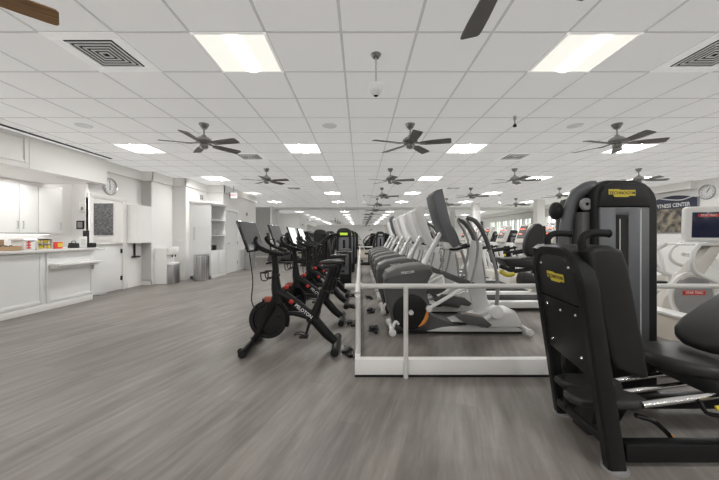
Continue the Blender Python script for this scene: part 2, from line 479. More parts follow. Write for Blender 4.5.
for (x, y, lab) in [(.14, 2.84, 'white dome camera hanging on a rod, nearest the camera'), (.14, 12.6, 'small white dome camera hanging far off near the back fans'), (5.6, 12.6, 'small white dome camera hanging toward the windows')]:
    t = thing('dome_camera', lab, 'camera', (x, y, CEIL))
    MB().lathe([(0, -.03), (.03, -.03), (.045, -.01), (.05, 0), (0, 0)], (x, y, CEIL)).build('canopy', NICK, t)
    MB().cyl((x, y, CEIL - .28), (x, y, CEIL - .02), .009).build('rod', SILV, t)
    MB().lathe([(0, -.375), (.03, -.373), (.055, -.35), (.07, -.32), (.072, -.29), (.055, -.27), (0, -.265)], (x, y, CEIL)).build('housing', mat('dome_glow', (.85, .85, .84), .4, emit=(1, 1, 1), es=.12), t)  # housing whitened by a small added glow, it is not a lamp
    MB().ell((x, y, CEIL - .37), (.022, .022, .012)).build('lens', BLKG, t)
t = thing('ceiling_sprinkler', 'small dark sprinkler hanging from the ceiling right of the centre fan', 'sprinkler', (2.12, 4.3, CEIL))
MB().cyl((2.12, 4.3, CEIL - .05), (2.12, 4.3, CEIL), .02).build('collar', NICK, t)
MB().cyl((2.12, 4.3, CEIL - .11), (2.12, 4.3, CEIL - .05), .009).build('pipe', NICK, t)
MB().lathe([(0, -.15), (.026, -.145), (.022, -.12), (.012, -.105), (0, -.105)], (2.12, 4.3, CEIL)).build('head', BLK2, t)
# slot diffuser by the soffit
tag(MB().box((-5.32, -2, CEIL - .012), (-5.27, 6.65, CEIL)).build('slot_diffuser', VENTD), 'long thin black slot diffuser in the ceiling along the soffit', 'vent')

# ---- fans
def make_fan():
    t = thing('ceiling_fan', 'x', 'ceiling fan', (0, 0, CEIL), 'five-blade ceiling fans')
    c = (0, 0, CEIL)
    MB().lathe([(0, -.075), (.035, -.075), (.05, -.05), (.068, -.02), (.072, 0), (0, 0)], c).build('canopy', NICK, t)
    MB().cyl((0, 0, CEIL - .17), (0, 0, CEIL - .06), .013).build('downrod', NICK, t)
    mo = MB().lathe([(0, -.165), (.03, -.165), (.04, -.185), (.075, -.20), (.105, -.225), (.112, -.25), (.10, -.275), (.07, -.29), (.045, -.30), (0, -.30)], c).build('motor', NICK, t)
    MB().lathe([(0, -.30), (.055, -.30), (.06, -.335), (.045, -.36), (.015, -.37), (0, -.37)], c).build('switch_cup', NICK, mo)
    for i in range(5):
        a = 2 * PI * i / 5
        R = Matrix.Rotation(a, 4, 'Z')
        tilt = Matrix.Rotation(math.radians(-12), 4, 'X')
        bl = MB()
        out = [(.15, -.040), (.22, -.055), (.40, -.066), (.52, -.069), (.57, -.066), (.582, -.050), (.582, .050), (.57, .066), (.52, .069), (.40, .066), (.22, .055), (.15, .040)]
        bl.prism(out, -.004, .004, 'z', M=Matrix.Translation((0, 0, CEIL - .295)) @ R @ tilt)
        b = bl.build('blade', BLADEG, t)
        ir = MB(); ir.tube([(.07, 0, .02), (.12, 0, .008), (.17, 0, -.001), (.23, 0, -.006)], [.014, .010, .012, .006], 8, 4, flat=2.2)
        o = ir.build('blade_iron', NICK, b, off=(0, 0, 0), M=Matrix.Translation((0, 0, CEIL - .295)) @ R @ tilt)
        for v in o.data.vertices: v.co.z -= CEIL
    return t
fan = make_fan()
rows = [(-2.3, 'row over the open floor', [1.55, 4.6, 7.65]), (.73, 'row over the platform edge', [1.55, 4.6, 7.65, 10.7, 13.7, 16.6]),
        (3.77, 'row over the cardio machines', [4.6, 7.65, 10.7, 13.7]), (6.8, 'row nearest the windows', [4.6, 7.65, 10.7, 13.7]), (.73, 'row behind the camera', [-3, -6.5]), (3.77, 'right row behind the camera', [-3, -6.5])]
for (x, nm, ys) in rows:
    for i, y in enumerate(ys):
        rz = math.radians(270 + (i * 4 - 3))
        sw = None
        lab = 'grey five-blade ceiling fan, %s in the %s' % (ORD[i], nm)
        if y == 1.55 and x < 0:
            rz = math.radians(43); sw = {'blade': WOOD}; lab = 'ceiling fan with brown wooden blades at the top left corner'
        elif y == 1.55: rz = math.radians(89); lab = 'nearest grey ceiling fan, blades cut by the top of the photo'
        dup(fan, (x, y, CEIL), lab, rz, swap=sw)
deltree(fan)

# exit sign
t = thing('exit_sign', 'lit white exit sign box near the tall shelf cabinet', 'sign', (-4.2, 10.35, 2.6))
MB().box((-4.30, 10.33, 2.50), (-4.08, 10.38, 2.68), .006).build('box', mat('sign_white', (.85, .85, .85), .4, emit=(1, 1, 1), es=.4), t)
MB().box((-4.32, 10.32, 2.49), (-4.295, 10.39, 2.69)).build('end_cap', BLK2, t)
MB().cyl((-4.2, 10.355, 2.68), (-4.2, 10.355, CEIL), .012).build('stem', NICK, t)
text('lettering', 'EXIT', .10, REDM, t, frame((-4.19, 10.328, 2.59), (1, 0, 0), (0, 0, 1)))

# ================================================================= LEFT SIDE
# soffit over the counter
s = MB().box((-6.98, -2, 2.34), (-5.35, 6.6, CEIL - .035)); struct(s, 'trim_7', TRIMW, 'deep white soffit above the reception counter')
s = MB().box((-5.352, 4.0, 2.42), (-5.335, 5.0, 2.46)).box((-5.352, 4.0, 2.80), (-5.335, 5.0, 2.84)).box((-5.352, 4.97, 2.42), (-5.33, 5.03, 2.84)).box((-5.352, 5.05, 2.34), (-5.34, 6.6, 2.84))
struct(s, 'trim_8', TRIMW)
for i, (x, y) in enumerate([(-5.62, 4.2), (-5.62, 5.09), (-5.62, 5.9)]):
    t = thing('recessed_downlight', ['recessed downlight in the soffit, nearest the camera', 'recessed downlight in the soffit above the cardboard box', 'recessed downlight in the soffit, closest to the wall clock'][i], 'downlight', (x, y, 2.34))
    MB().lathe([(.055, -.006), (.085, -.004), (.088, 0), (.055, 0)], (x, y, 2.34)).build('trim_ring', TRIMW, t)
    MB().lathe([(0, -.003), (.056, -.003), (.056, 0), (0, 0)], (x, y, 2.34)).build('lens', DLM, t)

def lamp(nm, loc, size, power, rot=(0, 0, 0), col=(1, .98, .95), sy=None):
    l = bpy.data.lights.new(nm, 'AREA'); l.size = size; l.energy = power; l.color = col
    if sy: l.shape = 'RECTANGLE'; l.size_y = sy
    o = bpy.data.objects.new(nm, l); C.objects.link(o); o.location = loc; o.rotation_euler = rot
for (x, y) in [(-5.62, 4.2), (-5.62, 5.09), (-5.62, 5.9)]: lamp('downlight_lamp', (x, y, 2.33), .1, 5)
for y in (3.2, 4.6, 6.0): lamp('service_fill_lamp', (-6.2, y, 2.33), .5, 5)  # added fill lamps without fixtures, brighten the area behind the counter
lamp('service_fill_lamp', (-6.2, 7.0, 2.8), .4, 4)  # added fill lamp without a fixture, for the room behind the half door
ucl = thing('under_cabinet_light', 'glowing strip light below the white wall cabinets', 'light', (-6.9, 5.3, 1.30))
MB().box((-6.96, 4.3, 1.285), (-6.90, 6.95, 1.31), .004).build('housing', TRIMW, ucl)
MB().box((-6.955, 4.32, 1.279), (-6.905, 6.93, 1.286)).build('diffuser', mat('strip_glow', (.9, .9, .9), .5, emit=(1, .98, .95), es=3), ucl)
# reception counter
FX = -5.27
ct = thing('reception_counter', 'long white panelled reception counter with pale worktop at the left', 'counter', (-5.6, 3.2, 0))
MB().box((-5.85, -1, .10), (FX - .03, 6.2, .97)).build('carcass', CAB, ct)
MB().box((-5.83, -1, 0), (FX - .005, 6.17, .105), .004).build('plinth', TRIMW, ct)
MB().box((-6.0, -1.02, .975), (FX + .05, 6.4, 1.02), .006).build('worktop', mat('worktop_quartz', (.72, .71, .69), .25, noise=.06, nscale=50), ct)
def shaker(y0, y1, z0, z1, nm='front_panel', x=FX - .03, fr=.06, parent=ct, m=CAB, th=.02):
    mb = MB()
    mb.box((x, y0, z0), (x + th, y0 + fr, z1), .002).box((x, y1 - fr, z0), (x + th, y1, z1), .002)
    mb.box((x, y0 + fr, z0), (x + th, y1 - fr, z0 + fr), .002).box((x, y0 + fr, z1 - fr), (x + th, y1 - fr, z1), .002)
    mb.box((x, y0 + fr, z0 + fr), (x + th * .35, y1 - fr, z1 - fr))
    return mb.build(nm, m, parent)
for (a, b) in [(-1, 1.2), (1.25, 3.25), (3.3, 5.22), (5.27, 6.19)]: shaker(a, b, .12, .965)
MB().box((FX - .04, 5.3, .735), (FX + .17, 6.2, .775), .006).build('ledge_shelf', TRIMW, ct)
MB().box((FX - .01, 5.32, .69), (FX + .10, 6.18, .735), .004).build('ledge_rail', CAB, ct)
MB().box((FX, 6.13, .60), (FX + .03, 6.16, .73)).build('bracket', STEEL, ct)

# counter items
Z = 1.021
def openbox(mb, x0, y0, x1, y1, z0, z1, t=.006):
    mb.box((x0, y0, z0), (x1, y1, z0 + t)).box((x0, y0, z0), (x0 + t, y1, z1)).box((x1 - t, y0, z0), (x1, y1, z1)).box((x0, y0, z0), (x1, y0 + t, z1)).box((x0, y1 - t, z0), (x1, y1, z1))
    return mb
cb = thing('cardboard_box', 'open brown cardboard box with dark contents on the counter', 'box', (-5.5, 4.80, Z))
openbox(MB(), -5.66, 4.6, -5.38, 4.97, Z, Z + .07).build('tray', CARDB, cb)
MB().box((-5.69, 4.60, Z + .06), (-5.66, 4.97, Z + .17), M=None).build('flap', CARDB, cb)
m = MB()
for i in range(14): m.ell((-5.52 + random.uniform(-.11, .11), 4.79 + random.uniform(-.14, .14), Z + .06), (.03, .035, .025), 8)
m.build('contents', BLK2, cb)
wb = thing('donation_box', 'white box with red symbol beside the snack display', 'box', (-5.5, 5.1, Z))
MB().box((-5.62, 5.03, Z), (-5.40, 5.20, Z + .16), .006).build('body', WHT, wb)
MB().prism([(-5.65, Z + .16), (-5.37, Z + .16), (-5.40, Z + .19), (-5.62, Z + .19)], 5.01, 5.22, 'y', .003).build('lid', TRIMW, wb)
m = MB()
for k in range(3): m.box((-5.399, 5.06, Z + .025 + k * .045), (-5.396, 5.13, Z + .045 + k * .045))
m.box((-5.399, 5.085, Z + .02), (-5.395, 5.105, Z + .15)); m.build('red_mark', REDM, wb)['label'] = 'red printed symbol'
dp = thing('snack_display', 'white open display stand with yellow packets on the counter', 'display', (-5.5, 5.38, Z))
m = MB(); m.box((-5.6, 5.25, Z), (-5.42, 5.26, Z + .19)).box((-5.6, 5.51, Z), (-5.42, 5.52, Z + .19)).box((-5.6, 5.25, Z + .18), (-5.42, 5.52, Z + .19)).box((-5.6, 5.25, Z), (-5.42, 5.52, Z + .01)).box((-5.6, 5.25, Z + .09), (-5.42, 5.52, Z + .097)).box((-5.6, 5.25, Z), (-5.59, 5.52, Z + .19)); m.build('case', WHT, dp)
TAN = mat('tan_packet', (.55, .42, .22), .6, noise=.2, nscale=60)
for r in range(2):
    for q in range(4):
        o = MB().box((-5.57, 5.27 + q * .06, Z + .012 + r * .09), (-5.45, 5.32 + q * .06, Z + .07 + r * .09), .004).build('snack_packet', YEL if (q + r) % 2 else TAN)
        tag(o, ['yellow snack packet standing in the counter display stand', 'tan snack packet standing in the counter display stand'][0 if (q + r) % 2 else 1], 'packet', 'snack packets in the display')
rb = thing('red_snack_box', 'small red and yellow box on the reception counter', 'box', (-5.5, 5.63, Z))
MB().box((-5.58, 5.56, Z), (-5.44, 5.72, Z + .12), .004).build('carton', REDM, rb)
MB().box((-5.439, 5.62, Z + .03), (-5.436, 5.71, Z + .10)).build('yellow_panel', YEL, rb)
bg = thing('black_handbag', 'small black bag standing on the reception counter', 'bag', (-5.5, 6.0, Z))
MB().prism([(5.92, Z), (6.08, Z), (6.07, Z + .09), (5.94, Z + .10)], -5.55, -5.45, 'x', .012).build('body', BLK2, bg)
MB().tube([(-5.5, 5.96, Z + .09), (-5.5, 5.97, Z + .13), (-5.5, 6.03, Z + .13), (-5.5, 6.05, Z + .09)], .006).build('handle', BLK2, bg)
pf = thing('sign_holder', 'framed white notice standing on the counter beside the black bag', 'sign', (-5.45, 6.2, Z))
MB().box((-5.50, 6.10, Z), (-5.485, 6.28, Z + .22), .003).build('stand_frame', SILV, pf)
MB().box((-5.485, 6.115, Z + .015), (-5.482, 6.265, Z + .205)).build('paper_sheet', PAPER, pf)
m = MB()
for k in range(6): m.box((-5.482, 6.13, Z + .05 + k * .022), (-5.4805, 6.25 - .02 * (k % 2), Z + .056 + k * .022))
m.build('printed_lines', MGREY, pf)
ps = thing('payment_terminal', 'black payment terminal at the end of the counter', 'terminal', (-5.42, 6.33, Z))
MB().box((-5.5, 6.29, Z), (-5.38, 6.38, Z + .09), .008).build('base', BLK2, ps)
MB().box((-5.56, 6.26, Z), (-5.49, 6.34, Z + .34), .008).build('upright', BLK2, ps)
MB().box((-5.489, 6.27, Z + .16), (-5.486, 6.33, Z + .31)).build('screen', SCR, ps)

# wall cabinets, backsplash
for (a, b, lab, dr) in [(4.3, 5.02, 'white wall cabinet at the left edge behind the reception', 2), (5.03, 5.74, 'white wall cabinet second from the left behind reception', 2), (5.75, 6.46, 'white wall cabinet above the snack display', 2), (6.47, 6.98, 'white wall cabinet nearest the dark framed sign', 1)]:
    t = thing('wall_cabinet', lab, 'cabinet', (-6.8, (a + b) / 2, 1.31), 'white wall cabinets')
    MB().box((-7.0, a, 1.31), (-6.67, b, 2.28)).build('carcass', CAB, t)
    wd = (b - a) / dr
    for q in range(dr):
        d = MB().box((-6.67, a + q * wd + .003, 1.315), (-6.65, a + (q + 1) * wd - .003, 2.275), .002).build('door', CAB, t)
        hy = a + (q + 1) * wd - .05 if q == 0 and dr == 2 else (a + q * wd + .05 if dr == 2 else b - .06)
        MB().tube([(-6.65, hy, 1.40), (-6.62, hy, 1.40), (-6.62, hy, 1.54), (-6.65, hy, 1.54)], .006, 8, 1).build('handle', STEEL, d)
struct(MB().box((-6.999, 3.5, 2.28), (-6.66, 7.0, 2.34)), 'trim_9', TRIMW)
bc = thing('back_counter', 'white base cabinet run below the wall cabinets', 'counter', (-6.7, 5.3, 0))
MB().box((-6.99, 3.5, 0), (-6.45, 7.0, .88)).build('carcass', CAB, bc)
MB().box((-6.99, 3.5, .88), (-6.42, 7.0, .92), .004).build('worktop', TRIMW, bc)
t = thing('framed_sign', 'small dark framed sign on the wall beside the half door', 'sign', (-6.85, 7.58, 1.5))
MB().box((-6.88, 7.575, 1.42), (-6.70, 7.599, 1.62), .004).build('frame', BLK2, t)
MB().box((-6.85, 7.572, 1.45), (-6.73, 7.576, 1.59)).build('print', MGREY, t)
t = thing('wall_phone', 'white wall phone box left of the half door frame', 'phone', (-6.7, 7.58, 1.95))
MB().box((-6.80, 7.56, 1.83), (-6.66, 7.6, 2.06), .01).build('body', WHT, t)
MB().box((-6.79, 7.53, 1.86), (-6.75, 7.56, 2.03), .01).build('handset', WHT, t)
MB().box((-6.74, 7.545, 1.88), (-6.69, 7.551, 1.95)).build('keypad', MGREY, t)

# chalk board seen through the half door
def slate():
    m = bpy.data.materials.new('slate_print'); m.use_nodes = True; nt = m.node_tree; b = nt.nodes['Principled BSDF']
    tc = nt.nodes.new('ShaderNodeTexCoord'); mp = nt.nodes.new('ShaderNodeMapping'); mp.inputs['Scale'].default_value = (12, 12, 60)
    n = nt.nodes.new('ShaderNodeTexNoise'); n.inputs['Scale'].default_value = 1.5; n.inputs['Detail'].default_value = 6
    cr = nt.nodes.new('ShaderNodeValToRGB'); cr.color_ramp.elements[0].color = (.06, .062, .068, 1); cr.color_ramp.elements[1].color = (.34, .34, .35, 1)
    cr.color_ramp.elements[0].position = .4; cr.color_ramp.elements[1].position = .75
    nt.links.new(tc.outputs['Object'], mp.inputs['Vector']); nt.links.new(mp.outputs[0], n.inputs['Vector']); nt.links.new(n.outputs['Fac'], cr.inputs['Fac']); nt.links.new(cr.outputs[0], b.inputs['Base Color'])
    return m
t = thing('notice_board', 'dark grey speckled notice board seen through the half door', 'board', (-6.26, 7.58, 1.66))
MB().box((-6.53, 7.57, 1.27), (-5.99, 7.598, 2.04), .004).build('panel', slate(), t)
MB().box((-6.55, 7.585, 1.25), (-5.97, 7.6, 2.06)).build('frame', TRIMW, t)
MB().box((-6.5, 7.59, 1.12), (-6.02, 7.599, 1.22)).build('label_strip', PAPER, t)
# half door
d = MB(); X = -5.6
for (a, b, z0, z1) in [(6.44, 6.54, 0, 2.05), (7.35, 7.47, 0, 2.05), (6.44, 7.47, 2.05, 2.15)]: d.box((X - .06, a, z0), (X + .025, b, z1), .004)
dr = struct(d, 'door_1', TRIMW, 'white door frame with a closed lower half door')
MB().box((-5.645, 6.545, .01), (-5.60, 7.345, 1.07), .003).build('lower_leaf', CAB, dr)
MB().box((-5.67, 6.545, 1.07), (-5.55, 7.345, 1.10), .003).build('leaf_shelf', TRIMW, dr)
m = MB()
for z in (.22, .85): m.box((-5.60, 7.30, z), (-5.585, 7.36, z + .1))
m.build('hinge', BLK2, dr)
MB().tube([(-5.6, 6.60, 1.0), (-5.56, 6.60, 1.0), (-5.55, 6.68, 1.0)], .01, 8, 2).build('door_handle', STEEL, dr)
tag(MB().box((-5.58, 6.50, 0), (-5.42, 6.75, .03), .01).build('door_stop', STEEL), 'flat metal door stop on the floor by the half door', 'door stop')
# bracket under the bulkhead
t = thing('wall_bracket', 'black metal bracket hanging below the white bulkhead', 'bracket', (-5.5, 7.72, .9))
MB().box((-5.585, 7.70, .75), (-5.56, 7.74, 1.07)).build('arm', BLK2, t)
MB().box((-5.60, 7.64, .72), (-5.48, 7.80, .76), .01).build('foot', BLK2, t)

# clocks
def clock(loc, ax, up, r, lab, hr, mn):
    t = thing('wall_clock', lab, 'clock', loc)
    nrm = Vector(ax).cross(Vector(up)); Mx = frame(loc, ax, up)
    MB().lathe([(r * .86, 0), (r * .86, .03), (r * .93, .045), (r, .03), (r, 0)], n=32).build('rim', STEEL, t, off=(0, 0, 0), M=Mx.to_3x3().to_4x4())
    MB().lathe([(0, .012), (r * .88, .012), (r * .88, 0), (0, 0)], n=32).build('face', TXTW, t, off=(0, 0, 0), M=Mx.to_3x3().to_4x4())
    m = MB()
    for a, l, w in ((hr, .45, .018), (mn, .68, .012)):
        m.box((-w * .5 * r * 4, -.1 * r, .014), (w * .5 * r * 4, l * r, .017), M=Matrix.Rotation(-math.radians(a), 4, 'Z'))
    m.build('hands', TXTK, t, off=(0, 0, 0), M=Mx.to_3x3().to_4x4())
    for h in range(1, 13):
        a = math.radians(90 - h * 30)
        o = text('numeral', str(h), r * .24, TXTK, None, Mx.to_3x3().to_4x4() @ Matrix.Translation((math.cos(a) * r * .68, math.sin(a) * r * .68, .0135)), ext=.0005)
        o.parent = t
    return t
clock((-5.599, 6.98, 2.35), (0, 1, 0), (0, 0, 1), .19, 'round steel wall clock above the half door by reception', 182, 355)
clock((9.999, 9.02, 2.52), (0, -1, 0), (0, 0, 1), .22, 'round wall clock on the right wall beside the large banner', 30, 35)

# banner sign on right wall
sg = thing('fitness_banner', 'wide dark blue framed photo banner lettered FITNESS CENTER on the right wall', 'sign', (9.98, 10.0, 2.0))
NAVY = mat('navy_banner', (.02, .025, .06), .5)
m = MB().box((9.95, 9.22, 1.35), (9.999, 10.75, 2.42), .006)
m.build('frame', MGREY, sg)
arch = [(9.25, 2.12), (10.72, 2.12), (10.72, 2.40)] + [(10.72 - 1.47 * i / 12, 2.40 + .13 * math.sin(PI * i / 12)) for i in range(1, 12)] + [(9.25, 2.40)]
MB().prism(arch, 9.94, 9.955, 'x').build('header', NAVY, sg)
def photo_mat():
    m = bpy.data.materials.new('banner_photo'); m.use_nodes = True; nt = m.node_tree; b = nt.nodes['Principled BSDF']
    tc = nt.nodes.new('ShaderNodeTexCoord'); n = nt.nodes.new('ShaderNodeTexNoise'); n.inputs['Scale'].default_value = 6; n.inputs['Detail'].default_value = 4
    cr = nt.nodes.new('ShaderNodeValToRGB'); cr.color_ramp.elements[0].color = (.03, .03, .035, 1); cr.color_ramp.elements[1].color = (.35, .30, .22, 1)
    cr.color_ramp.elements[0].position = .35; cr.color_ramp.elements[1].position = .65
    nt.links.new(tc.outputs['Object'], n.inputs['Vector']); nt.links.new(n.outputs['Fac'], cr.inputs['Fac']); nt.links.new(cr.outputs[0], b.inputs['Base Color'])
    return m
MB().box((9.94, 9.26, 1.38), (9.952, 10.71, 2.12)).build('photo_print', photo_mat(), sg)
text('lettering', 'FITNESS CENTER', .17, TXTW, sg, frame((9.937, 9.98, 2.22), (0, -1, 0), (0, 0, 1)), sx=.85)
MB().tube([(9.93, 9.35, 2.44), (9.93, 9.7, 2.37), (9.93, 10.1, 2.42), (9.93, 10.4, 2.49)], .018, 8).build('swoosh', SILV, sg)

# tall cabinet with shelves
X0, X1, Y0, Y1, ZT = -4.965, -4.35, 9.1, 10.1, 2.2
tc_ = thing('shelf_cabinet', 'tall white cabinet with open shelves facing the gym floor', 'cabinet', (-4.65, 9.6, 0))
m = MB().box((X0, Y0, 0), (X1, Y0 + .03, ZT)).box((X0, Y1 - .03, 0), (X1, Y1, ZT)).box((X0 + .002, Y0 + .03, 0), (X0 + .03, Y1 - .03, ZT - .001)).box((X0 + .03, Y0 + .03, .78), (X1 - .005, Y1 - .03, .82)).box((X0 + .03, Y0 + .03, ZT - .03), (X1 - .005, Y1 - .03, ZT - .002))
m.build('carcass', CAB, tc_)
MB().box((X0 - .02, Y0 - .03, ZT), (X1 + .03, Y1 + .03, ZT + .06), .006).build('cornice', TRIMW, tc_)
for z in (1.25, 1.72): MB().box((X0 + .03, Y0 + .03, z), (X1 - .01, Y1 - .03, z + .025)).build('shelf', CAB, tc_)
dd = MB().box((X1 - .01, Y0 + .01, .10), (X1 + .01, Y0 + .49, .78), .002).build('door', CAB, tc_)
dd = MB().box((X1 - .01, Y0 + .51, .10), (X1 + .01, Y1 - .01, .78), .002).build('door', CAB, tc_)
MB().box((X0, Y0, 0), (X1 + .015, Y1, .09), .003).build('plinth', TRIMW, tc_)
MB().tube([(-4.82, Y0, 1.15), (-4.82, Y0 - .035, 1.16), (-4.82, Y0 - .035, 1.50), (-4.82, Y0, 1.51)], .011, 8, 1).build('handle', STEEL, tc_)
for i, (y, z, w, h, m_, lab) in enumerate([(9.3, .82, .16, .16, BLK2, 'small black box, left of two on the cabinet shelf'), (9.55, .82, .14, .15, BLK2, 'small black box, right of two on the cabinet shelf')]):
    o = MB().box((-4.6, y, z), (-4.45, y + w, z + h), .01).build('storage_box', m_); tag(o, lab, 'box')
for i in range(4):
    o = MB().tube([(-4.55, 9.25 + i * .16, 1.275), (-4.5, 9.27 + i * .16, 1.40), (-4.45, 9.33 + i * .16, 1.45), (-4.45, 9.38 + i * .16, 1.275)], .008, 6).build('wire_stand', SILV)
    tag(o, 'thin wire stand on the middle shelf of the tall cabinet', 'stand', 'wire stands on the shelf')
t = thing('motion_sensor', 'small dark wall sensor above the tall white cabinet', 'sensor', (-4.96, 9.75, 2.45))
MB().box((-4.97, 9.7, 2.38), (-4.92, 9.8, 2.53), .01).build('body', MGREY, t)
MB().ell((-4.92, 9.75, 2.43), (.015, .03, .03)).build('lens', BLK2, t)

def bin_(x, y, r, h, lab, dark=False):
    t = thing('steel_bin', lab, 'trash can', (x, y, 0))
    m = MB(); prof = [(r * .97, 0), (r, .02), (r, h - .03), (r * .96, h)]
    n = 36; m.lathe([(0, 0)] + prof + [(r * .85, h), (r * .85, h - .1), (0, h - .1)], (x, y, 0), n=36)
    m.build('body', STEEL, t)
    m = MB()
    for i in range(18):
        a = 2 * PI * i / 18; m.cyl((x + r * math.cos(a), y + r * math.sin(a), .03), (x + r * math.cos(a), y + r * math.sin(a), h - .04), .008, n=6)
    m.build('ribbing', CHR, t)
    MB().lathe([(r * .84, h - .02), (r * 1.02, h - .02), (r * 1.03, h + .01), (r * .84, h + .015)], (x, y, 0)).build('rim', BLK2 if dark else STEEL, t)
bin_(-4.50, 8.85, .19, .72, 'ribbed steel waste bin in front of the tall shelf cabinet')
bin_(-4.15, 11.75, .19, .80, 'ribbed steel waste bin past the far door', True)
# water cooler
wc = thing('water_cooler', 'white water cooler with steel front against the left wall', 'water cooler', (-5.15, 8.2, 0))
MB().box((-5.34, 8.1, 0), (-5.02, 8.45, .93), .01).build('side_cabinet', MGREY if False else WHT, wc)
MB().box((-5.02, 8.12, 0), (-4.86, 8.42, .50), .01).build('front_panel', STEEL, wc)
MB().box((-5.02, 8.12, .50), (-4.86, 8.42, .56), .01).build('drip_tray', WHT, wc)
MB().box((-5.02, 8.12, .76), (-4.88, 8.42, .96), .02).build('head', WHT, wc)
for q in (8.2, 8.33): MB().cyl((-4.93, q, .70), (-4.93, q, .78), .016).build('tap', BLK2, wc)
t = thing('switch_plate', 'small white switch plate on the wall beside the water cooler', 'switch', (-5.1, 8.89, 1.1))
MB().box((-5.25, 8.89, 1.05), (-5.08, 8.9, 1.15), .003).build('plate', TRIMW, t)
for q in range(3): MB().box((-5.225 + q * .05, 8.885, 1.075), (-5.205 + q * .05, 8.891, 1.125)).build('rocker', WHT, t)
# far door
X = -4.45
d = MB()
for (a, b, z0, z1) in [(10.30, 10.38, 0, 2.08), (11.28, 11.36, 0, 2.08), (10.30, 11.36, 2.08, 2.16)]: d.box((X - .01, a, z0), (X + .03, b, z1), .004)
dr = struct(d, 'door_2', TRIMW, 'white door past the tall cabinet')
MB().box((X - .005, 10.385, .01), (X + .012, 11.275, 2.075)).build('door_leaf', CAB, dr)
m = MB()
for z in (.25, .95, 1.65): m.box((X + .01, 11.24, z), (X + .035, 11.29, z + .12))
m.build('hinge', STEEL, dr)
MB().tube([(X + .01, 10.46, 1.0), (X + .06, 10.46, 1.0), (X + .06, 10.58, 1.0)], .01, 8, 1).build('door_handle', STEEL, dr)
t = thing('wall_plaque', 'small dark plaque on the wall before the far door', 'sign', (X, 10.22, 1.55))
MB().box((X, 10.18, 1.48), (X + .015, 10.28, 1.64), .003).build('plate', BLK2, t)
MB().box((X + .015, 10.20, 1.52), (X + .017, 10.26, 1.60)).build('inset', MGREY, t)
for (y, z, lab) in [(12.2, 2.1, 'small dark wall light high on the far left wall'), (11.9, 1.25, 'thermostat on the far left wall')]:
    t = thing('wall_device', lab, 'device', (X, y, z))
    MB().box((X, y - .04, z - .06), (X + .04, y + .04, z + .06), .008).build('body', MGREY, t)
    MB().box((X + .04, y - .02, z - .02), (X + .045, y + .02, z + .03)).build('window', BLK2, t)

# ================================================================= PLATFORM RAIL
CY = 2.775
cu = thing('platform_curb', 'low white curb around the front and side of the cardio area', 'curb', (0, 2.84, 0))
MB().box((0, CY, 0), (3.7, CY + .07, .155), .004).build('front_curb', TRIMW, cu)
MB().box((-.05, CY, 0), (0, 12.8, .155), .004).build('side_curb', TRIMW, cu)
MB().box((-.05, CY - .004, 0), (3.7, CY, .02)).build('base_strip', BLK2, cu)
rl = thing('guard_rail', 'white tubular guard rail standing on the low curb', 'rail', (0, 2.84, .155))
m = MB()
rz_ = .80
m.tube([(3.62, 2.81, rz_), (.12, 2.81, rz_), (.04, 2.82, rz_), (0, 2.86, rz_), (-.02, 2.96, rz_), (-.025, 3.1, rz_), (-.025, 12.6, rz_), (0, 12.72, rz_), (.1, 12.8, rz_), (.5, 12.8, rz_)], .023, 12, 4)
m.build('handrail', RAILM, rl)
for (x, y) in [(.40, 2.76), (2.0, 2.81), (3.3, 2.81), (-.025, 2.93), (-.025, 5.4), (-.025, 7.9), (-.025, 10.3), (-.025, 12.5)]:
    p = MB().cyl((x, y, .0 if x == .4 else .15), (x, y, rz_), .021, n=16).build('post', RAILM, rl)
lw = thing('low_divider', 'cream low divider wall with white cap behind the weight tower', 'divider', (3.77, 4.4, 0))
MB().box((3.7, 2.9, 0), (3.85, 4.9, .30)).build('body', CREAM, lw)
MB().box((3.67, 2.88, .30), (3.88, 4.92, .33), .005).build('cap', TRIMW, lw)

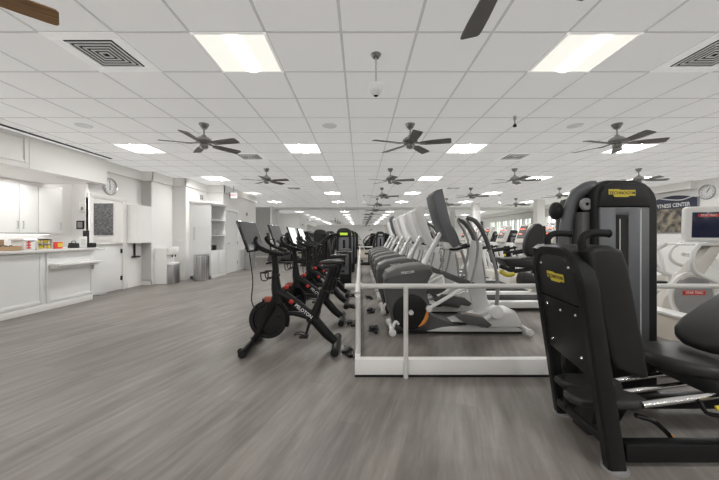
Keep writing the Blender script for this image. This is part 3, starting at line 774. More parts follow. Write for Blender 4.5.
# ================================================================= SPIN BIKES
def make_bike():
    L = -.75; D = 3.5
    t = thing('spin_bike', 'x', 'exercise bike', (L, D, 0), 'black spin bikes lined up beside the platform')
    def p(x, y, z): return (L + x, D + y, z)
    m = MB()
    m.tube([p(-.44, 0, .08), p(-.30, 0, .34), p(-.18, 0, .58)], [.034, .042, .058], 12, 4, flat=1.0)
    m.tube([p(-.20, 0, .64), p(-.05, 0, .555), p(.12, 0, .43), p(.24, 0, .31), p(.36, 0, .17), p(.47, 0, .07)], [.058, .05, .045, .058, .056, .044], 12, 4, flat=1.0)
    m.tube([p(-.20, 0, .36), p(.0, 0, .385), p(.22, 0, .33)], [.02, .026, .036], 10, 3)
    m.tube([p(.22, 0, .30), p(.27, 0, .46), p(.33, 0, .62)], [.058, .046, .040], 12, 4)
    m.tube([p(-.155, 0, .50), p(-.19, 0, .66), p(-.20, 0, .80)], [.062, .058, .042], 12, 4)
    fr = m.build('frame', BLK, t)
    Mf = frame(p(.03, -.055, .492), (.86, 0, -.66), (.66, 0, .86))
    text('lettering', 'PELOTON', .052, TXTW, fr, Mf, align='LEFT', ext=.001)
    MB().box((-.022, -.022, 0), (.022, .022, .008), .004, M=frame(p(-.012, -.052, .527), (.86, 0, -.66), (.66, 0, .86))).build('red_emblem', REDM, fr)
    # head post
    m = MB().tube([p(-.197, 0, .74), p(-.205, 0, .9), p(-.22, 0, 1.05)], .033, 12, 2); m.build('head_post', BLK, t)
    m = MB(); m.cyl(p(-.198, 0, .78), p(-.200, 0, .82), .04); m.cyl(p(-.198, .03, .80), p(-.198, .10, .80), .011); m.ell(p(-.198, .11, .80), .022); m.build('clamp_knob', BLK2, t)
    # flywheel
    R = Matrix.Rotation(PI / 2, 4, 'X')
    fw = MB().lathe([(0, -.016), (.05, -.022), (.16, -.012), (.165, -.028), (.205, -.028), (.212, -.02), (.212, .02), (.205, .028), (.165, .028), (.16, .012), (.05, .022), (0, .016)], p(-.28, 0, .32), 40, R).build('flywheel', BLKG, t)
    m = MB().lathe([(.172, -.031), (.178, -.033), (.184, -.031)], p(-.28, 0, .32), 40, R); m.build('rim_ring', MGREY, fw)
    m = MB(); m.tube([p(-.28 + .225 * math.cos(a), 0, .32 + .225 * math.sin(a)) for a in [math.radians(x) for x in range(-20, 110, 18)]], .016, 8, 2, flat=2.2)
    m.build('belt_guard', BLK2, t)
    MB().box(p(-.32, -.035, .515), p(-.22, .035, .575), .014).build('brake_pad', mat('brake_red', (.38, .09, .06), .5), t)['label'] = 'red brake pad'
    m = MB(); m.cyl(p(-.10, 0, .60), p(-.075, 0, .665), .012); m.build('knob_stem', BLK2, t)
    MB().lathe([(0, 0), (.02, 0), (.026, .012), (.024, .035), (.012, .045), (0, .046)], p(-.078, 0, .66), 16).build('resistance_knob', REDM, t)
    # stabilisers
    for (nm, x, w) in (('front_foot', -.46, .28), ('rear_foot', .48, .24)):
        f = MB().tube([p(x, -w, .045), p(x, 0, .055), p(x, w, .045)], .040, 12, 3, flat=1.0).build(nm, BLK, t)
        for s_ in (-1, 1):
            MB().cyl(p(x, s_ * w, .04), p(x, s_ * (w + .035), .042), .042, n=16, bev=.006).build('end_cap', RUB, f)
            MB().cyl(p(x, s_ * (w - .04), 0), p(x, s_ * (w - .04), .03), .022, n=12).build('leveller', RUB, f)
    for s_ in (-1, 1): MB().cyl(p(-.515, s_ * .2 - .012, .035), p(-.515, s_ * .2 + .012, .035), .03, n=16).build('transport_wheel', RUB, t)
    # seat
    m = MB().tube([p(.31, 0, .58), p(.39, 0, .78), p(.43, 0, .90)], .03, 12, 2); m.build('seat_post', BLK, t)
    m = MB().cyl(p(.322, 0, .60), p(.338, 0, .65), .042); m.cyl(p(.33, 0, .62), p(.42, 0, .62), .011); m.ell(p(.43, 0, .62), .022); m.build('seat_clamp', BLK2, t)
    m = MB().box(p(.33, -.02, .895), p(.50, .02, .925), .006); m.build('seat_slider', BLK2, t)
    st = MB(); t_ = bmesh.new()
    bmesh.ops.create_uvsphere(t_, u_segments=20, v_segments=12, radius=1)
    for v in t_.verts:
        u = (v.co.x + 1) / 2
        wd = .028 + .08 * max(0, u) ** 1.6
        v.co = Vector((.29 + .28 * u, v.co.y * wd / max(.35, math.sqrt(max(0.0, 1 - v.co.x ** 2)) if abs(v.co.x) < .93 else .6), v.co.z * .03 + .955 + .012 * u * u))
    bmesh.ops.translate(t_, vec=Vector((L, D, 0)), verts=t_.verts)
    st._add(t_); st.build('saddle', VIN, t)
    # handlebar
    for s_ in (-1, 1):
        MB().tube([p(-.20, 0, 1.05), p(-.10, s_ * .09, 1.05), p(-.10, s_ * .19, 1.06), p(-.20, s_ * .245, 1.09), p(-.31, s_ * .235, 1.14), p(-.36, s_ * .20, 1.20), p(-.355, s_ * .17, 1.235)], .019, 10, 4).build('handlebar', RUB, t)
    m = MB().box(p(-.26, -.05, 1.03), p(-.14, .05, 1.075), .015); m.build('stem_block', BLK2, t)
    # bottle holders
    for s_ in (-1, 1):
        m = MB(); c = p(-.30, s_ * .08, .80)
        m.tube([(c[0] + .042 * math.cos(a), c[1] + .042 * math.sin(a), c[2] + .05) for a in [i * PI / 4 for i in range(8)]], .006, 6, 2, closed=True)
        m.tube([(c[0] - .042, c[1], c[2] + .05), (c[0] - .03, c[1], c[2] - .03), (c[0] + .03, c[1], c[2] - .03), (c[0] + .042, c[1], c[2] + .05)], .006, 6, 3)
        m.tube([(c[0] + .04, c[1], c[2]), p(-.21, 0, .78)], .008, 6, 1)
        m.build('bottle_cage', BLK2, t)
    # screen
    up = Vector((-.113, 0, .31)).normalized()
    Ms = frame(p(-.465, 0, 1.245), (0, 1, 0), up)   # local z = +x side
    sc = MB().box((-.28, -.175, -.016), (.28, .175, .010), .012, 3, M=Ms).build('screen', BLKG, t)
    MB().box((-.258, -.15, .0098), (.258, .16, .0115), M=Ms).build('display', SCR, sc)
    MB().box((-.09, -.08, -.045), (.09, .08, -.014), .01, M=Ms).build('screen_back', BLK2, sc)
    m = MB().tube([p(-.22, 0, 1.06), p(-.34, 0, 1.09), p(-.44, 0, 1.16), p(-.485, 0, 1.22)], .02, 10, 3); m.build('screen_arm', BLK2, t)
    MB().tube([p(-.49, -.05, 1.15), p(-.46, -.06, .98), p(-.43, -.07, .75), p(-.44, -.08, .55), p(-.40, -.05, .45), p(-.30, -.03, .50)], .006, 6, 5).build('cable', BLK2, t)
    # cranks
    m = MB().lathe([(0, -.045), (.05, -.045), (.055, -.03), (.055, .03), (.05, .045), (0, .045)], p(.20, 0, .33), 24, R); m.build('crank_hub', BLK2, t)
    for s_, dx, dz in ((-1, -.045, -.155), (1, .045, .155)):
        ck = MB().tube([p(.20, s_ * .07, .33), p(.20 + dx, s_ * .09, .33 + dz)], [.018, .014], 8, 1).build('crank_arm', BLK2, t)
        c = (L + .20 + dx - .01, D + s_ * .15, .33 + dz)
        q = MB(); q.box((c[0] - .045, c[1] - .045, c[2] - .010), (c[0] + .045, c[1] + .045, c[2] + .010), .004)
        q.cyl((c[0], c[1] - .06 * s_, c[2]), (c[0], c[1] + .04 * s_, c[2]), .008)
        q.tube([(c[0] + .04, c[1] - .035, c[2]), (c[0] - .02, c[1] - .04, c[2] + .035), (c[0] - .09, c[1] - .03, c[2] + .03), (c[0] - .10, c[1], c[2] + .01), (c[0] - .09, c[1] + .03, c[2] + .03), (c[0] - .02, c[1] + .04, c[2] + .035), (c[0] + .04, c[1] + .035, c[2])], .006, 6, 3)
        q.build('pedal', BLK2, ck)
    return t
bike = make_bike(); bike['label'] = 'black spin bike nearest the camera, dark tilted screen'
for i, y in enumerate([4.58, 5.6, 6.55]):
    dup(bike, (-.75 + [0, .02, 0][i], y, 0), ['black spin bike, second in line behind the nearest one', 'black spin bike, third in line with a lit screen', 'black spin bike, last in line before the strength machines'][i], swap={'display': SCRL} if i else None)

# power adaptors and cords
def cord(x, y, seed, lab, right=False):
    random.seed(seed)
    t = thing('power_cord', lab, 'power cord', (x, y, 0))
    pts = [(x + random.uniform(-.075, .075), y + random.uniform(-.18, .18), .008 + .012 * (i % 2)) for i in range(11)]
    MB().tube(pts, .006, 6, 5).build('cable', BLK2, t)
    M = Matrix.Translation((x - .01, y + .02, .022)) @ Matrix.Rotation(random.uniform(1.2, 1.9), 4, 'Z')
    MB().box((-.07, -.035, -.02), (.07, .035, .02), .008, M=M).build('adaptor_brick', BLK2, t)
    M = Matrix.Translation((x + .03, y - .12, .018)) @ Matrix.Rotation(random.uniform(0, 3), 4, 'Z')
    MB().box((-.03, -.02, -.015), (.03, .02, .015), .004, M=M).build('plug', BLK2, t)
    random.seed(seed + 50)
for i, y in enumerate([3.35, 4.45, 5.5, 6.5]):
    cord(-.14, y, 10 + i, 'tangled black cord and adaptor on the floor beside the %s spin bike' % ['nearest', 'second', 'third', 'last'][i])
for i, y in enumerate([4.15, 5.2, 6.3]):
    cord(.17, y, 20 + i, 'tangled black cord and adaptor in front of the %s elliptical' % ['nearest', 'second', 'third'][i])

# ================================================================= ELLIPTICAL
def make_elliptical():
    OX, OY = 1.2, 4.15
    t = thing('elliptical_trainer', 'x', 'elliptical', (OX, OY, 0), 'grey and white elliptical trainers in a row')
    S = 81.3
    def q(px, py): return ((px - CX) / S, H - (py - HZ) / S)
    Y0 = 3.87; Y1 = 4.43; YC = 4.15
    hous = [q(386, 280), q(389, 274), q(396, 270), q(412, 267), q(424, 265.5), q(433, 268), q(436, 274), q(431, 283), q(429, 296), q(433, 308), q(434, 322), q(428, 333), q(398, 333.5), q(393, 324), q(388, 308), q(385.5, 292)]
    MB().prism(hous, YC - .19, YC + .19, 'y', .045, 3).build('front_housing', DGREY, t)
    # top cowl
    cap = [q(385, 281), q(388, 273.5), q(397, 269), q(412, 266), q(425, 264.5), q(434, 268), q(430, 272), q(410, 275), q(395, 279)]
    MB().prism(cap, YC - .20, YC + .20, 'y', .02, 2).build('top_cowl', mat('cowl_grey', (.16, .16, .155), .4), t)
    R = Matrix.Rotation(PI / 2, 4, 'X')
    cx, cz = q(412, 314)
    for s_ in (-1, 1):
        d = MB().lathe([(0, 0), (.02, .02), (.20, .022), (.225, .012), (.23, 0)], (cx, YC + s_ * .185, cz), 40, R if s_ < 0 else R.inverted()).build('side_disc', BLK2, t)
        arc = [(cx + .205 * math.cos(a), YC + s_ * .212, cz + .205 * math.sin(a)) for a in [math.radians(v) for v in range(-62, 5, 11)]]
        MB().tube(arc, [.004, .022, .024, .012], 8, 3, flat=.25).build('orange_accent', ORNG, d)['label'] = 'orange curved accent'
    # base
    base = [q(396, 336), q(398, 325), q(430, 316), q(440, 321), q(455, 327), q(480, 330), q(527, 331), q(531, 336)]
    MB().prism(base, YC - .13, YC + .13, 'y', .02, 2).build('base_beam', DGREY, t)
    bs = [q(430, 335), q(446, 331), q(480, 328.5), q(520, 330), q(530, 334), q(528, 336)]
    MB().prism(bs, YC - .16, YC + .16, 'y', .01, 2).build('base_skirt', SILV, t)
    MB().box((q(396, 0)[0], YC - .17, .01), (q(528, 0)[0], YC + .17, .03), .006).build('under_frame', BLK2, t)
    rear = [q(484, 331), q(488, 323), q(496, 317), q(508, 314), q(520, 313.5), q(524, 320), q(528, 330)]
    MB().prism(rear, YC - .2, YC + .2, 'y', .03, 3).build('rear_cover', SILV, t)
    # ramp
    MB().prism([q(456, 326), q(484, 328), q(500, 316), q(496, 314)], YC - .12, YC + .12, 'y', .01).build('roller_track', SILV, t)
    # feet
    for (px, nm) in ((393, 'front_foot'), (532, 'rear_foot')):
        x = q(px, 0)[0]
        f = MB().tube([(x, YC - .25, .055), (x, YC, .06), (x, YC + .25, .055)], .03, 10, 2).build(nm, WHT, t)
        for s_ in (-1, 1): MB().cyl((x, YC + s_ * .25 - .02, .045), (x, YC + s_ * .25 + .02, .045), .045, n=18, bev=.008).build('foot_wheel', WHT, f)
    MB().tube([(q(393, 0)[0], YC - .22, .07), q(396, 322)[:1] + (YC - .21, .17), q(400, 326)[:1] + (YC - .19, .14)], .018, 8, 3).build('front_strut', WHT, t)
    # mast
    (ax, az), (bx, bz), (c_x, c_z) = q(426, 272), q(440, 250), q(452, 232)
    MB().tube([(ax, YC, az), (bx - .03, YC, bz), (c_x - .05, YC, c_z)], [.045, .035, .035], 12, 4, flat=1.4).build('mast', SILV, t)
    # console : tall, tilted
    con = [q(434, 194), q(437, 189.5), q(444, 187.5), q(447, 200), q(452, 220), q(461, 246), q(456, 248), q(449, 240), q(441, 222), q(436, 204)]
    cs = MB().prism(con, YC - .23, YC + .17, 'y', .014, 2).build('console', GUN, t)
    MB().prism([q(444.5, 192), q(446, 192), q(453, 219), q(451.5, 219)], YC - .17, YC + .11, 'y').build('display', SCR, cs)
    kb = [q(446, 242), q(461, 244), q(466, 250), q(462, 253), q(448, 249)]
    MB().prism(kb, YC - .18, YC + .12, 'y', .01).build('control_panel', WHT, cs)
    # fixed handles
    for s_ in (-1, 1):
        MB().tube([(q(448, 0)[0], YC, q(0, 246)[1]), (q(455, 0)[0], YC + s_ * .2, q(0, 250)[1]), (q(472, 0)[0], YC + s_ * .22, q(0, 246)[1])], .016, 8, 4).build('fixed_grip', RUB, t)
    # crank links and pedals
    for s_, ph in ((-1, 0), (1, 1)):
        y = YC + s_ * .235
        a = q(430, 310); b_ = q(462, 291) if ph == 0 else q(455, 302)
        MB().cyl((cx, y - s_ * .03, cz), (cx, y + s_ * .01, cz), .03).build('crank_axle', SILV, t)
        MB().tube([(a[0], y, a[1]), ((a[0] + b_[0]) / 2, y, (a[1] + b_[1]) / 2 + .005), (b_[0], y, b_[1]), (q(474, 0)[0], y, q(0, 286)[1])], .024, 10, 3).build('link_arm', WHT, t)
        MB().cyl((a[0], y - .03, a[1]), (a[0], y + .03, a[1]), .038, n=18, bev=.006).build('link_joint', WHT, t)
        pb = [(457, 318), (462, 314), (484, 318), (492, 325), (488, 328), (466, 324)] if ph == 0 else [(447, 306), (452, 302), (478, 306), (486, 312), (482, 315), (456, 311)]
        pd = MB().prism([q(*v) for v in pb], y - .07, y + .07, 'y', .008).build('pedal', DGREY, t)
        tx = mat('pedal_tread', (.25, .22, .19), .7, bump=.4, nscale=120)
        u0, u1 = q(*pb[1]), q(*pb[2])
        MB().prism([(u0[0], u0[1]), (u1[0], u1[1]), (u1[0], u1[1] + .008), (u0[0], u0[1] + .008)], y - .06, y + .06, 'y').build('tread', tx, pd)
        # pedal arm going back up to rear joint
        rj = q(498, 313)
        MB().tube([(q(486, 0)[0], y, q(0, 322)[1]), (rj[0], y, rj[1] + (.0 if ph == 0 else .06))], .03, 10, 1).build('pedal_arm', SILV, t)
        MB().cyl((rj[0], y - .05, rj[1]), (rj[0], y + .05, rj[1]), .085, n=24, bev=.02).build('rear_joint', WHT, t)
        # flat dark bar
        if ph == 0:
            MB().prism([q(443, 273), q(446, 272), q(478, 284), q(480, 288), q(462, 285), q(448, 279)], y + .05, y + .08, 'y', .004).build('pivot_arm', DGREY, t)
        else:
            MB().prism([q(427, 290), q(431, 289), q(450, 306), q(448, 310)], y - .08, y - .05, 'y', .004).build('pivot_arm', DGREY, t)
        # moving handlebar (curved)
        off = .02 if ph else 0
        hb = [(rj[0] + off, y, rj[1]), (q(500, 0)[0] + off, y, q(0, 290)[1]), (q(498, 0)[0] + off, y, q(0, 270)[1]), (q(492, 0)[0] + off, y - s_ * .0, q(0, 250)[1]), (q(485, 0)[0] + off, y, q(0, 232)[1]), (q(477, 0)[0] + off, y + s_ * .0, q(0, 221)[1]), (q(469, 0)[0] + off, y - s_ * .03, q(0, 217)[1])]
        ho = MB().tube(hb, [.024, .022, .020, .022, .024, .024, .02], 10, 5).build('moving_handle', MGREY, t)
        gp = [(q(492, 0)[0] + off, y, q(0, 250)[1]), (q(485, 0)[0] + off, y, q(0, 232)[1]), (q(477, 0)[0] + off, y, q(0, 221)[1]), (q(469, 0)[0] + off, y - s_ * .03, q(0, 217)[1])]
        MB().tube(gp, [.026, .029, .029, .024], 10, 5).build('rubber_grip', DGREY, ho)
        MB().tube([(q(470, 0)[0], y - s_ * .05, q(0, 219)[1]), (q(481, 0)[0], y - s_ * .06, q(0, 240)[1]), (q(480, 0)[0], y - s_ * .06, q(0, 262)[1]), (q(474, 0)[0], y - s_ * .04, q(0, 284)[1])], .016, 8, 4).build('inner_handle', MGREY, t)
    # rear silver shroud panel
    MB().prism([q(480, 240), q(492, 244), q(491, 262), q(498, 312), q(484, 320), q(476, 290)], YC - .02, YC + .05, 'y', .01).build('rear_post', SILV, t)
    text('lettering', 'PRECOR', .045, TXTW, t, frame((q(409, 0)[0], YC - .2015, q(0, 273.4)[1]), (1, 0, .10), (0, 0, 1)), ext=.001)
    return t
el = make_elliptical(); el['label'] = 'grey and silver elliptical trainer nearest the guard rail, dark console'
for i, y in enumerate([5.2, 6.25, 7.3, 8.35, 9.4, 10.45]):
    lab = 'elliptical trainer with pale console, %s in the row from the guard rail' % ORD[i + 1]
    e2 = dup(el, (1.16, y, 0), lab, swap={'console': WHT})
    if i == 4:
        for c_ in kids(e2):
            if c_.name.startswith('console'): c_.data = [k_ for k_ in kids(el) if k_.name.startswith('console')][0].data
        e2['label'] = 'elliptical trainer with a dark console far back in the row'
    for c_ in kids(e2):
        if c_.name.startswith('console') and i != 4:
            c_.scale = (1, 1, .94)

# ================================================================= CLIMBER / TREADMILL ROW (consoles face left)
def make_treadmill():
    OX, OY = 3.35, 5.5
    t = thing('treadmill', 'x', 'treadmill', (OX, OY, 0), 'pale treadmills facing the windows')
    def p(x, y, z): return (OX + x, OY + y, z)
    MB().box(p(-1.2, -.33, .05), p(.3, .33, .17), .03).build('deck', WHT, t)
    MB().box(p(-1.18, -.23, .165), p(.05, .23, .178), .004).build('belt', RUB, t)
    MB().prism([(OX - .05, .15), (OX + .35, .10), (OX + .42, .22), (OX + .25, .38), (OX + .02, .34)], OY - .33, OY + .33, 'y', .03, 2).build('motor_cover', CRM, t)
    for s_ in (-1, 1):
        m = MB().tube([p(.22, s_ * .31, .20), p(.12, s_ * .31, .65), p(.0, s_ * .30, 1.05)], .04, 12, 3, flat=1.0); m.build('upright', WHT, t)
        MB().tube([p(.0, s_ * .30, 1.02), p(-.15, s_ * .31, .98), p(-.48, s_ * .31, .93), p(-.50, s_ * .31, .91)], .024, 10, 3).build('handrail', RUB, t)
    MB().tube([p(.22, 0, .35), p(-.05, 0, .7), p(-.02, 0, 1.1)], .03, 10, 3).build('brace', WHT, t)
    Ms = frame(p(-.02, 0, 1.30), (0, -1, 0), (.36, 0, .93))
    cs = MB().box((-.21, -.22, -.05), (.21, .20, .03), .035, 3, M=Ms).build('console', CRM, t)
    MB().box((-.14, -.12, .030), (.14, .15, .034), M=Ms).build('display', DEV, cs)
    m = MB()
    for k_ in range(4): m.box((-.10 + k_ * .05, .07, .0345), (-.07 + k_ * .05, .095, .036), M=Ms)
    m.box((-.10, -.03, .0345), (.02, -.01, .036), M=Ms)
    m.build('led_readout', LED, cs)
    MB().box(p(-.06, -.32, 1.02), p(.08, .32, 1.10), .02).build('crossbar', WHT, t)
    return t
tm = make_treadmill(); tm['label'] = 'pale treadmill with red readout, nearest the camera in its row'
for i, y in enumerate([6.4, 7.3, 8.2, 9.1, 10.0]):
    dup(tm, (3.35, y, 0), 'pale treadmill with red readout, %s from the camera in its row' % ORD[i + 1])
for i, y in enumerate([7.6, 8.7, 9.8, 10.9, 12.0]):
    dup(tm, (6.9, y, 0), 'pale treadmill in the row by the windows, %s from the camera' % ORD[i])

# ================================================================= UPRIGHT CROSS TRAINER at right
def make_cross():
    OX, OY = 4.75, 4.35
    t = thing('cross_trainer', 'white cross trainer with navy screen and red label at the right edge', 'cross trainer', (OX, OY, 0), 'white cross trainers')
    def p(x, y, z): return (OX + x, OY + y, z)
    Ms = frame(p(.02, -.02, 1.41), (.93, -.36, 0), (-.10, -.02, .99))
    cs = MB().box((-.235, -.24, -.08), (.25, .25, .06), .05, 3, M=Ms).build('console', WHT, t)
    MB().box((-.17, -.18, .058), (.19, .17, .066), .004, M=Ms).build('display', SCRB, cs)
    MB().box((-.11, .105, .064), (.11, .145, .070), .012, M=Ms).build('label_plate', REDM, cs)
    text('lettering', 'STAR TRAC', .04, TXTW, cs, Ms @ Matrix.Translation((0, .125, .071)), sx=.8)
    MB().box(p(-.30, -.22, 1.12), p(.28, .20, 1.15), .01).build('tray', SILV, t)
    MB().prism([(OX - .05, 1.12), (OX + .12, 1.12), (OX - .52, .16), (OX - .76, .16), (OX - .68, .42)], OY - .16, OY - .02, 'y', .02, 2).build('mast', CRM, t)
    R = Matrix.Rotation(PI / 2, 4, 'X')
    for s_ in (-1,):
        d = MB().lathe([(0, .03), (.26, .03), (.29, .015), (.30, 0), (0, 0)], p(-.30, -.13, .44), 40, R).build('wheel_cover', MGREY, t)
        MB().lathe([(.285, 0), (.29, .035), (.33, .035), (.335, 0)], p(-.30, -.13, .44), 40, R).build('wheel_ring', WHT, d)
        MB().box(p(-.44, -.170, .46), p(-.14, -.160, .52), .015).build('label_plate', REDM, d)
        text('lettering', 'STAR TRAC', .045, TXTW, d, frame(p(-.29, -.172, .49), (1, 0, 0), (0, 0, 1)))
    MB().prism([(OX - .5, .1), (OX - .36, .45), (OX - .30, .72), (OX, .84), (OX + .3, .74), (OX + .42, .4), (OX + .5, .1)], OY - .13, OY + .13, 'y', .03, 2).build('body', WHT, t)
    MB().box(p(-.80, -.22, 0), p(1.2, .22, .12), .03).build('base', CRM, t)
    for s_ in (-1, 1):
        MB().tube([p(.0, s_ * .25, .98), p(.18, s_ * .32, .95), p(.42, s_ * .33, .80), p(.7, s_ * .32, .45)], .03, 10, 4).build('side_arm', WHT, t)
        MB().tube([p(-.28, s_ * .22, 1.14), p(-.42, s_ * .27, 1.0), p(-.40, s_ * .28, .78), p(.0, s_ * .28, .6), p(.5, s_ * .26, .35)], .028, 10, 4).build('moving_handle', SILV, t)
        MB().box(p(.35, s_ * .27 - .08, .28), p(.75, s_ * .27 + .08, .33), .02).build('pedal', BLK2, t)
    return t
xt = make_cross()
for (x, y, lab) in [(6.35, 5.7, 'white cross trainer behind the nearest one, left of the banner'), (5.5, 6.7, 'white cross trainer farther back near the treadmills'), (8.1, 5.2, 'white cross trainer hidden beyond the right edge console')]:
    dup(xt, (x, y, 0), lab)

# ================================================================= STRENGTH MACHINES (generic, with tower, seat, arms)
def make_strength():
    t = thing('strength_machine', 'x', 'weight machine', (0, 0, 0), 'black strength machines')
    # footprint x -.5..+.6, y -.5..+.5, tower at +x side
    def rr(x0, x1, z0, z1, r):
        out = [(x0, z0), (x1, z0)]
        out += [(x1 - r + r * math.cos(a), z1 - r + r * math.sin(a)) for a in [math.radians(v) for v in range(0, 91, 15)]]
        out += [(x0 + r + r * math.cos(a), z1 - r + r * math.sin(a)) for a in [math.radians(v) for v in range(90, 181, 15)]]
        return out
    tw = MB().prism(rr(.18, .55, .04, 1.45, .14), -.18, .18, 'y', .02, 2).build('tower', BLK2, t)
    MB().box((.24, -.19, .3), (.49, -.18, 1.22), .004).build('front_panel', GUN, tw)
    MB().box((.34, -.192, .5), (.40, -.188, 1.15)).build('weight_slot', BLKG, tw)
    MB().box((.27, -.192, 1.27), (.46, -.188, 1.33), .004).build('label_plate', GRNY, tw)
    m = MB(); m.tube([(-.5, -.3, .04), (.5, -.3, .04)], .035, 10, 1); m.tube([(-.5, .3, .04), (.5, .3, .04)], .035, 10, 1); m.tube([(-.45, -.3, .05), (-.45, .3, .05)], .03, 10, 1); m.tube([(.5, -.3, .05), (.5, .3, .05)], .03, 10, 1)
    m.build('base_frame', BLK, t)
    MB().box((-.32, -.2, .44), (.05, .2, .52), .035, 3).build('seat', VIN, t)
    MB().tube([(-.12, 0, .05), (-.14, 0, .3), (-.14, 0, .45)], .035, 10, 2).build('seat_post', BLK, t)
    MB().box((-.04, -.17, -.32), (.04, .17, .32), .035, 3, M=Matrix.Translation((.08, 0, .88)) @ Matrix.Rotation(math.radians(12), 4, 'Y')).build('backrest', VIN, t)
    for s_ in (-1, 1):
        a = MB().tube([(.25, s_ * .25, 1.3), (.0, s_ * .34, 1.25), (-.22, s_ * .36, 1.0), (-.30, s_ * .34, .82)], .028, 10, 4).build('press_arm', BLK, t)
        MB().cyl((-.30, s_ * .34 - .08, .80), (-.30, s_ * .34 + .08, .80), .05, n=16, bev=.012).build('roller_pad', RUB, a)
    MB().box((-.5, -.22, .12), (-.38, .22, .20), .03).build('foot_pad', VIN, t)
    MB().cyl((.0, -.26, .62), (.0, -.20, .62), .04, n=16).build('adjust_knob', YEL, t)
    return t
sm = make_strength()
spots = [(-.78, 7.95, 0, 'black strength machine right behind the last spin bike'), (-.85, 9.5, PI, 'black strength machine second behind the spin bikes'), (-.75, 11.0, 0, 'black strength machine third behind the spin bikes'), (-.85, 12.5, PI, 'black strength machine fourth behind the spin bikes'),
         (-.7, 14.2, 0, 'black strength machine fifth behind the spin bikes'), (-2.6, 14.6, 1.2, 'lone black machine out on the far open floor'), (-2.9, 16.6, .4, 'black machine beside the mirror on the open floor'), (-1.6, 16.4, 2.0, 'black machine by the mirror near the cream dado'),
         (2.35, 4.45, PI * .5 + PI, 'black strength machine between the ellipticals and the leg press'), (4.75, 8.8, .1, 'black machine behind the nearest treadmill row'), (4.75, 10.6, .1, 'black machine farther behind the treadmill row'), (2.0, 13.6, 1.0, 'black machine behind the elliptical row'), (3.6, 15.2, 2.0, 'black machine near the mirror, centre right'), (1.3, 15.2, -.5, 'black machine by the end of the rail'), (5.4, 13.2, .8, 'black machine near the farther column')]
spots += [(-4.0, 16.3, .8, 'black machine in front of the mirror beside the grey recess wall'), (-1.9, 12.9, 2.6, 'black machine left of the fourth strength machine behind the bikes'), (.5, 13.75, 0, 'black machine just past the far end of the rail'), (-2.0, 15.4, -.4, 'black machine between the mirror and the lone machine'),
          (-4.5, -4, .3, 'black machine behind the camera, far left'), (-2.5, -5, 1.3, 'black machine behind the camera, left of centre'), (-.5, -4, 2.3, 'black machine behind the camera, centre'), (1.8, -5, .8, 'black machine behind the camera, right of centre'), (4.5, -4, 1.8, 'black machine behind the camera, far right')]
for i, (x, y, r, lab) in enumerate(spots):
    if i == 8: continue
    dup(sm, (x, y, 0), lab, r, swap=None if i < 3 else {'label_plate': MGREY})
deltree(sm)
# dark upright bikes at the far-left recess
ub = thing('upright_bike', 'dark upright exercise bike beyond the far bin', 'exercise bike', (-3.7, 14.0, 0), 'upright bikes in the recess')
def up_bike(t, X, Y):
    def p(x, y, z): return (X + x, Y + y, z)
    MB().prism([(X - .45, .12), (X - .35, .62), (X - .1, .66), (X + .12, .35), (X + .1, .12)], Y - .1, Y + .1, 'y', .03).build('housing', DGREY, t)
    MB().tube([p(-.3, 0, .6), p(-.36, 0, .95), p(-.40, 0, 1.15)], .035, 10, 2).build('mast', BLK, t)
    MB().box((-.16, -.12, -.02), (.16, .14, .03), .015, M=frame(p(-.42, 0, 1.25), (0, 1, 0), (-.3, 0, 1))).build('console', BLK2, t)
    for s_ in (-1, 1): MB().tube([p(-.40, 0, 1.1), p(-.32, s_ * .2, 1.1), p(-.15, s_ * .22, 1.12)], .018, 8, 3).build('handlebar', RUB, t)
    MB().tube([p(.05, 0, .3), p(.22, 0, .8)], .03, 10, 1).build('seat_post', BLK, t)
    MB().ell(p(.24, 0, .84), (.15, .11, .045)).build('saddle', VIN, t)
    for x in (-.42, .38): MB().tube([p(x, -.26, .04), p(x, .26, .04)], .035, 10, 1).build('foot', BLK, t)
    MB().tube([p(-.4, 0, .07), p(.38, 0, .06)], .04, 10, 1).build('base_beam', BLK, t)
up_bike(ub, -3.7, 14.0)
dup(ub, (-3.5, 15.1, 0), 'dark upright exercise bike, second beyond the far bin')

# recumbent chair machine glimpsed left of the leg press
rc = thing('seated_row_machine', 'black padded seat machine with yellow lever left of the leg press', 'weight machine', (2.45, 4.6, 0))
def P(px, py, d): return ((px - CX) * d / F, d, H - (py - HZ) * d / F)
back = [P(532.5 + 8.5 * math.cos(a) + 4.5 * math.sin(a), 240 - 16.5 * math.sin(a) + 1.5 * math.cos(a), 4.6) for a in [i_ * PI / 10 for i_ in range(20)]]
MB().prism([(v[0], v[2]) for v in back], 4.52, 4.64, 'y', .03, 3).build('backrest', VIN, rc)
MB().tube([P(543, 226, 4.6), P(544, 240, 4.6), P(538, 256, 4.6)], .03, 10, 3).build('back_frame', BLK2, rc)
MB().prism([(v[0], v[2]) for v in [P(498, 258, 4.6), P(530, 257, 4.6), P(540, 262, 4.6), P(538, 268, 4.6), P(505, 266, 4.6)]], 4.45, 4.8, 'y', .03, 2).build('seat', VIN, rc)
MB().tube([P(500, 266, 4.5), P(515, 271, 4.5), P(535, 268, 4.5)], .03, 10, 3).build('swing_arm', BLK2, rc)
MB().cyl(P(519, 279, 4.15), P(536, 281, 4.15), .10, n=20, bev=.03).build('roller_pad', VIN, rc)
MB().tube([P(500, 271, 4.3), P(507, 275, 4.3), P(514, 274, 4.3)], .03, 10, 3).build('yellow_lever', YEL, rc)['label'] = 'yellow lever'
MB().tube([P(536, 262, 4.6), (2.98, 4.6, .6), (2.98, 4.6, .05)], .045, 12, 1).build('post', BLK, rc)
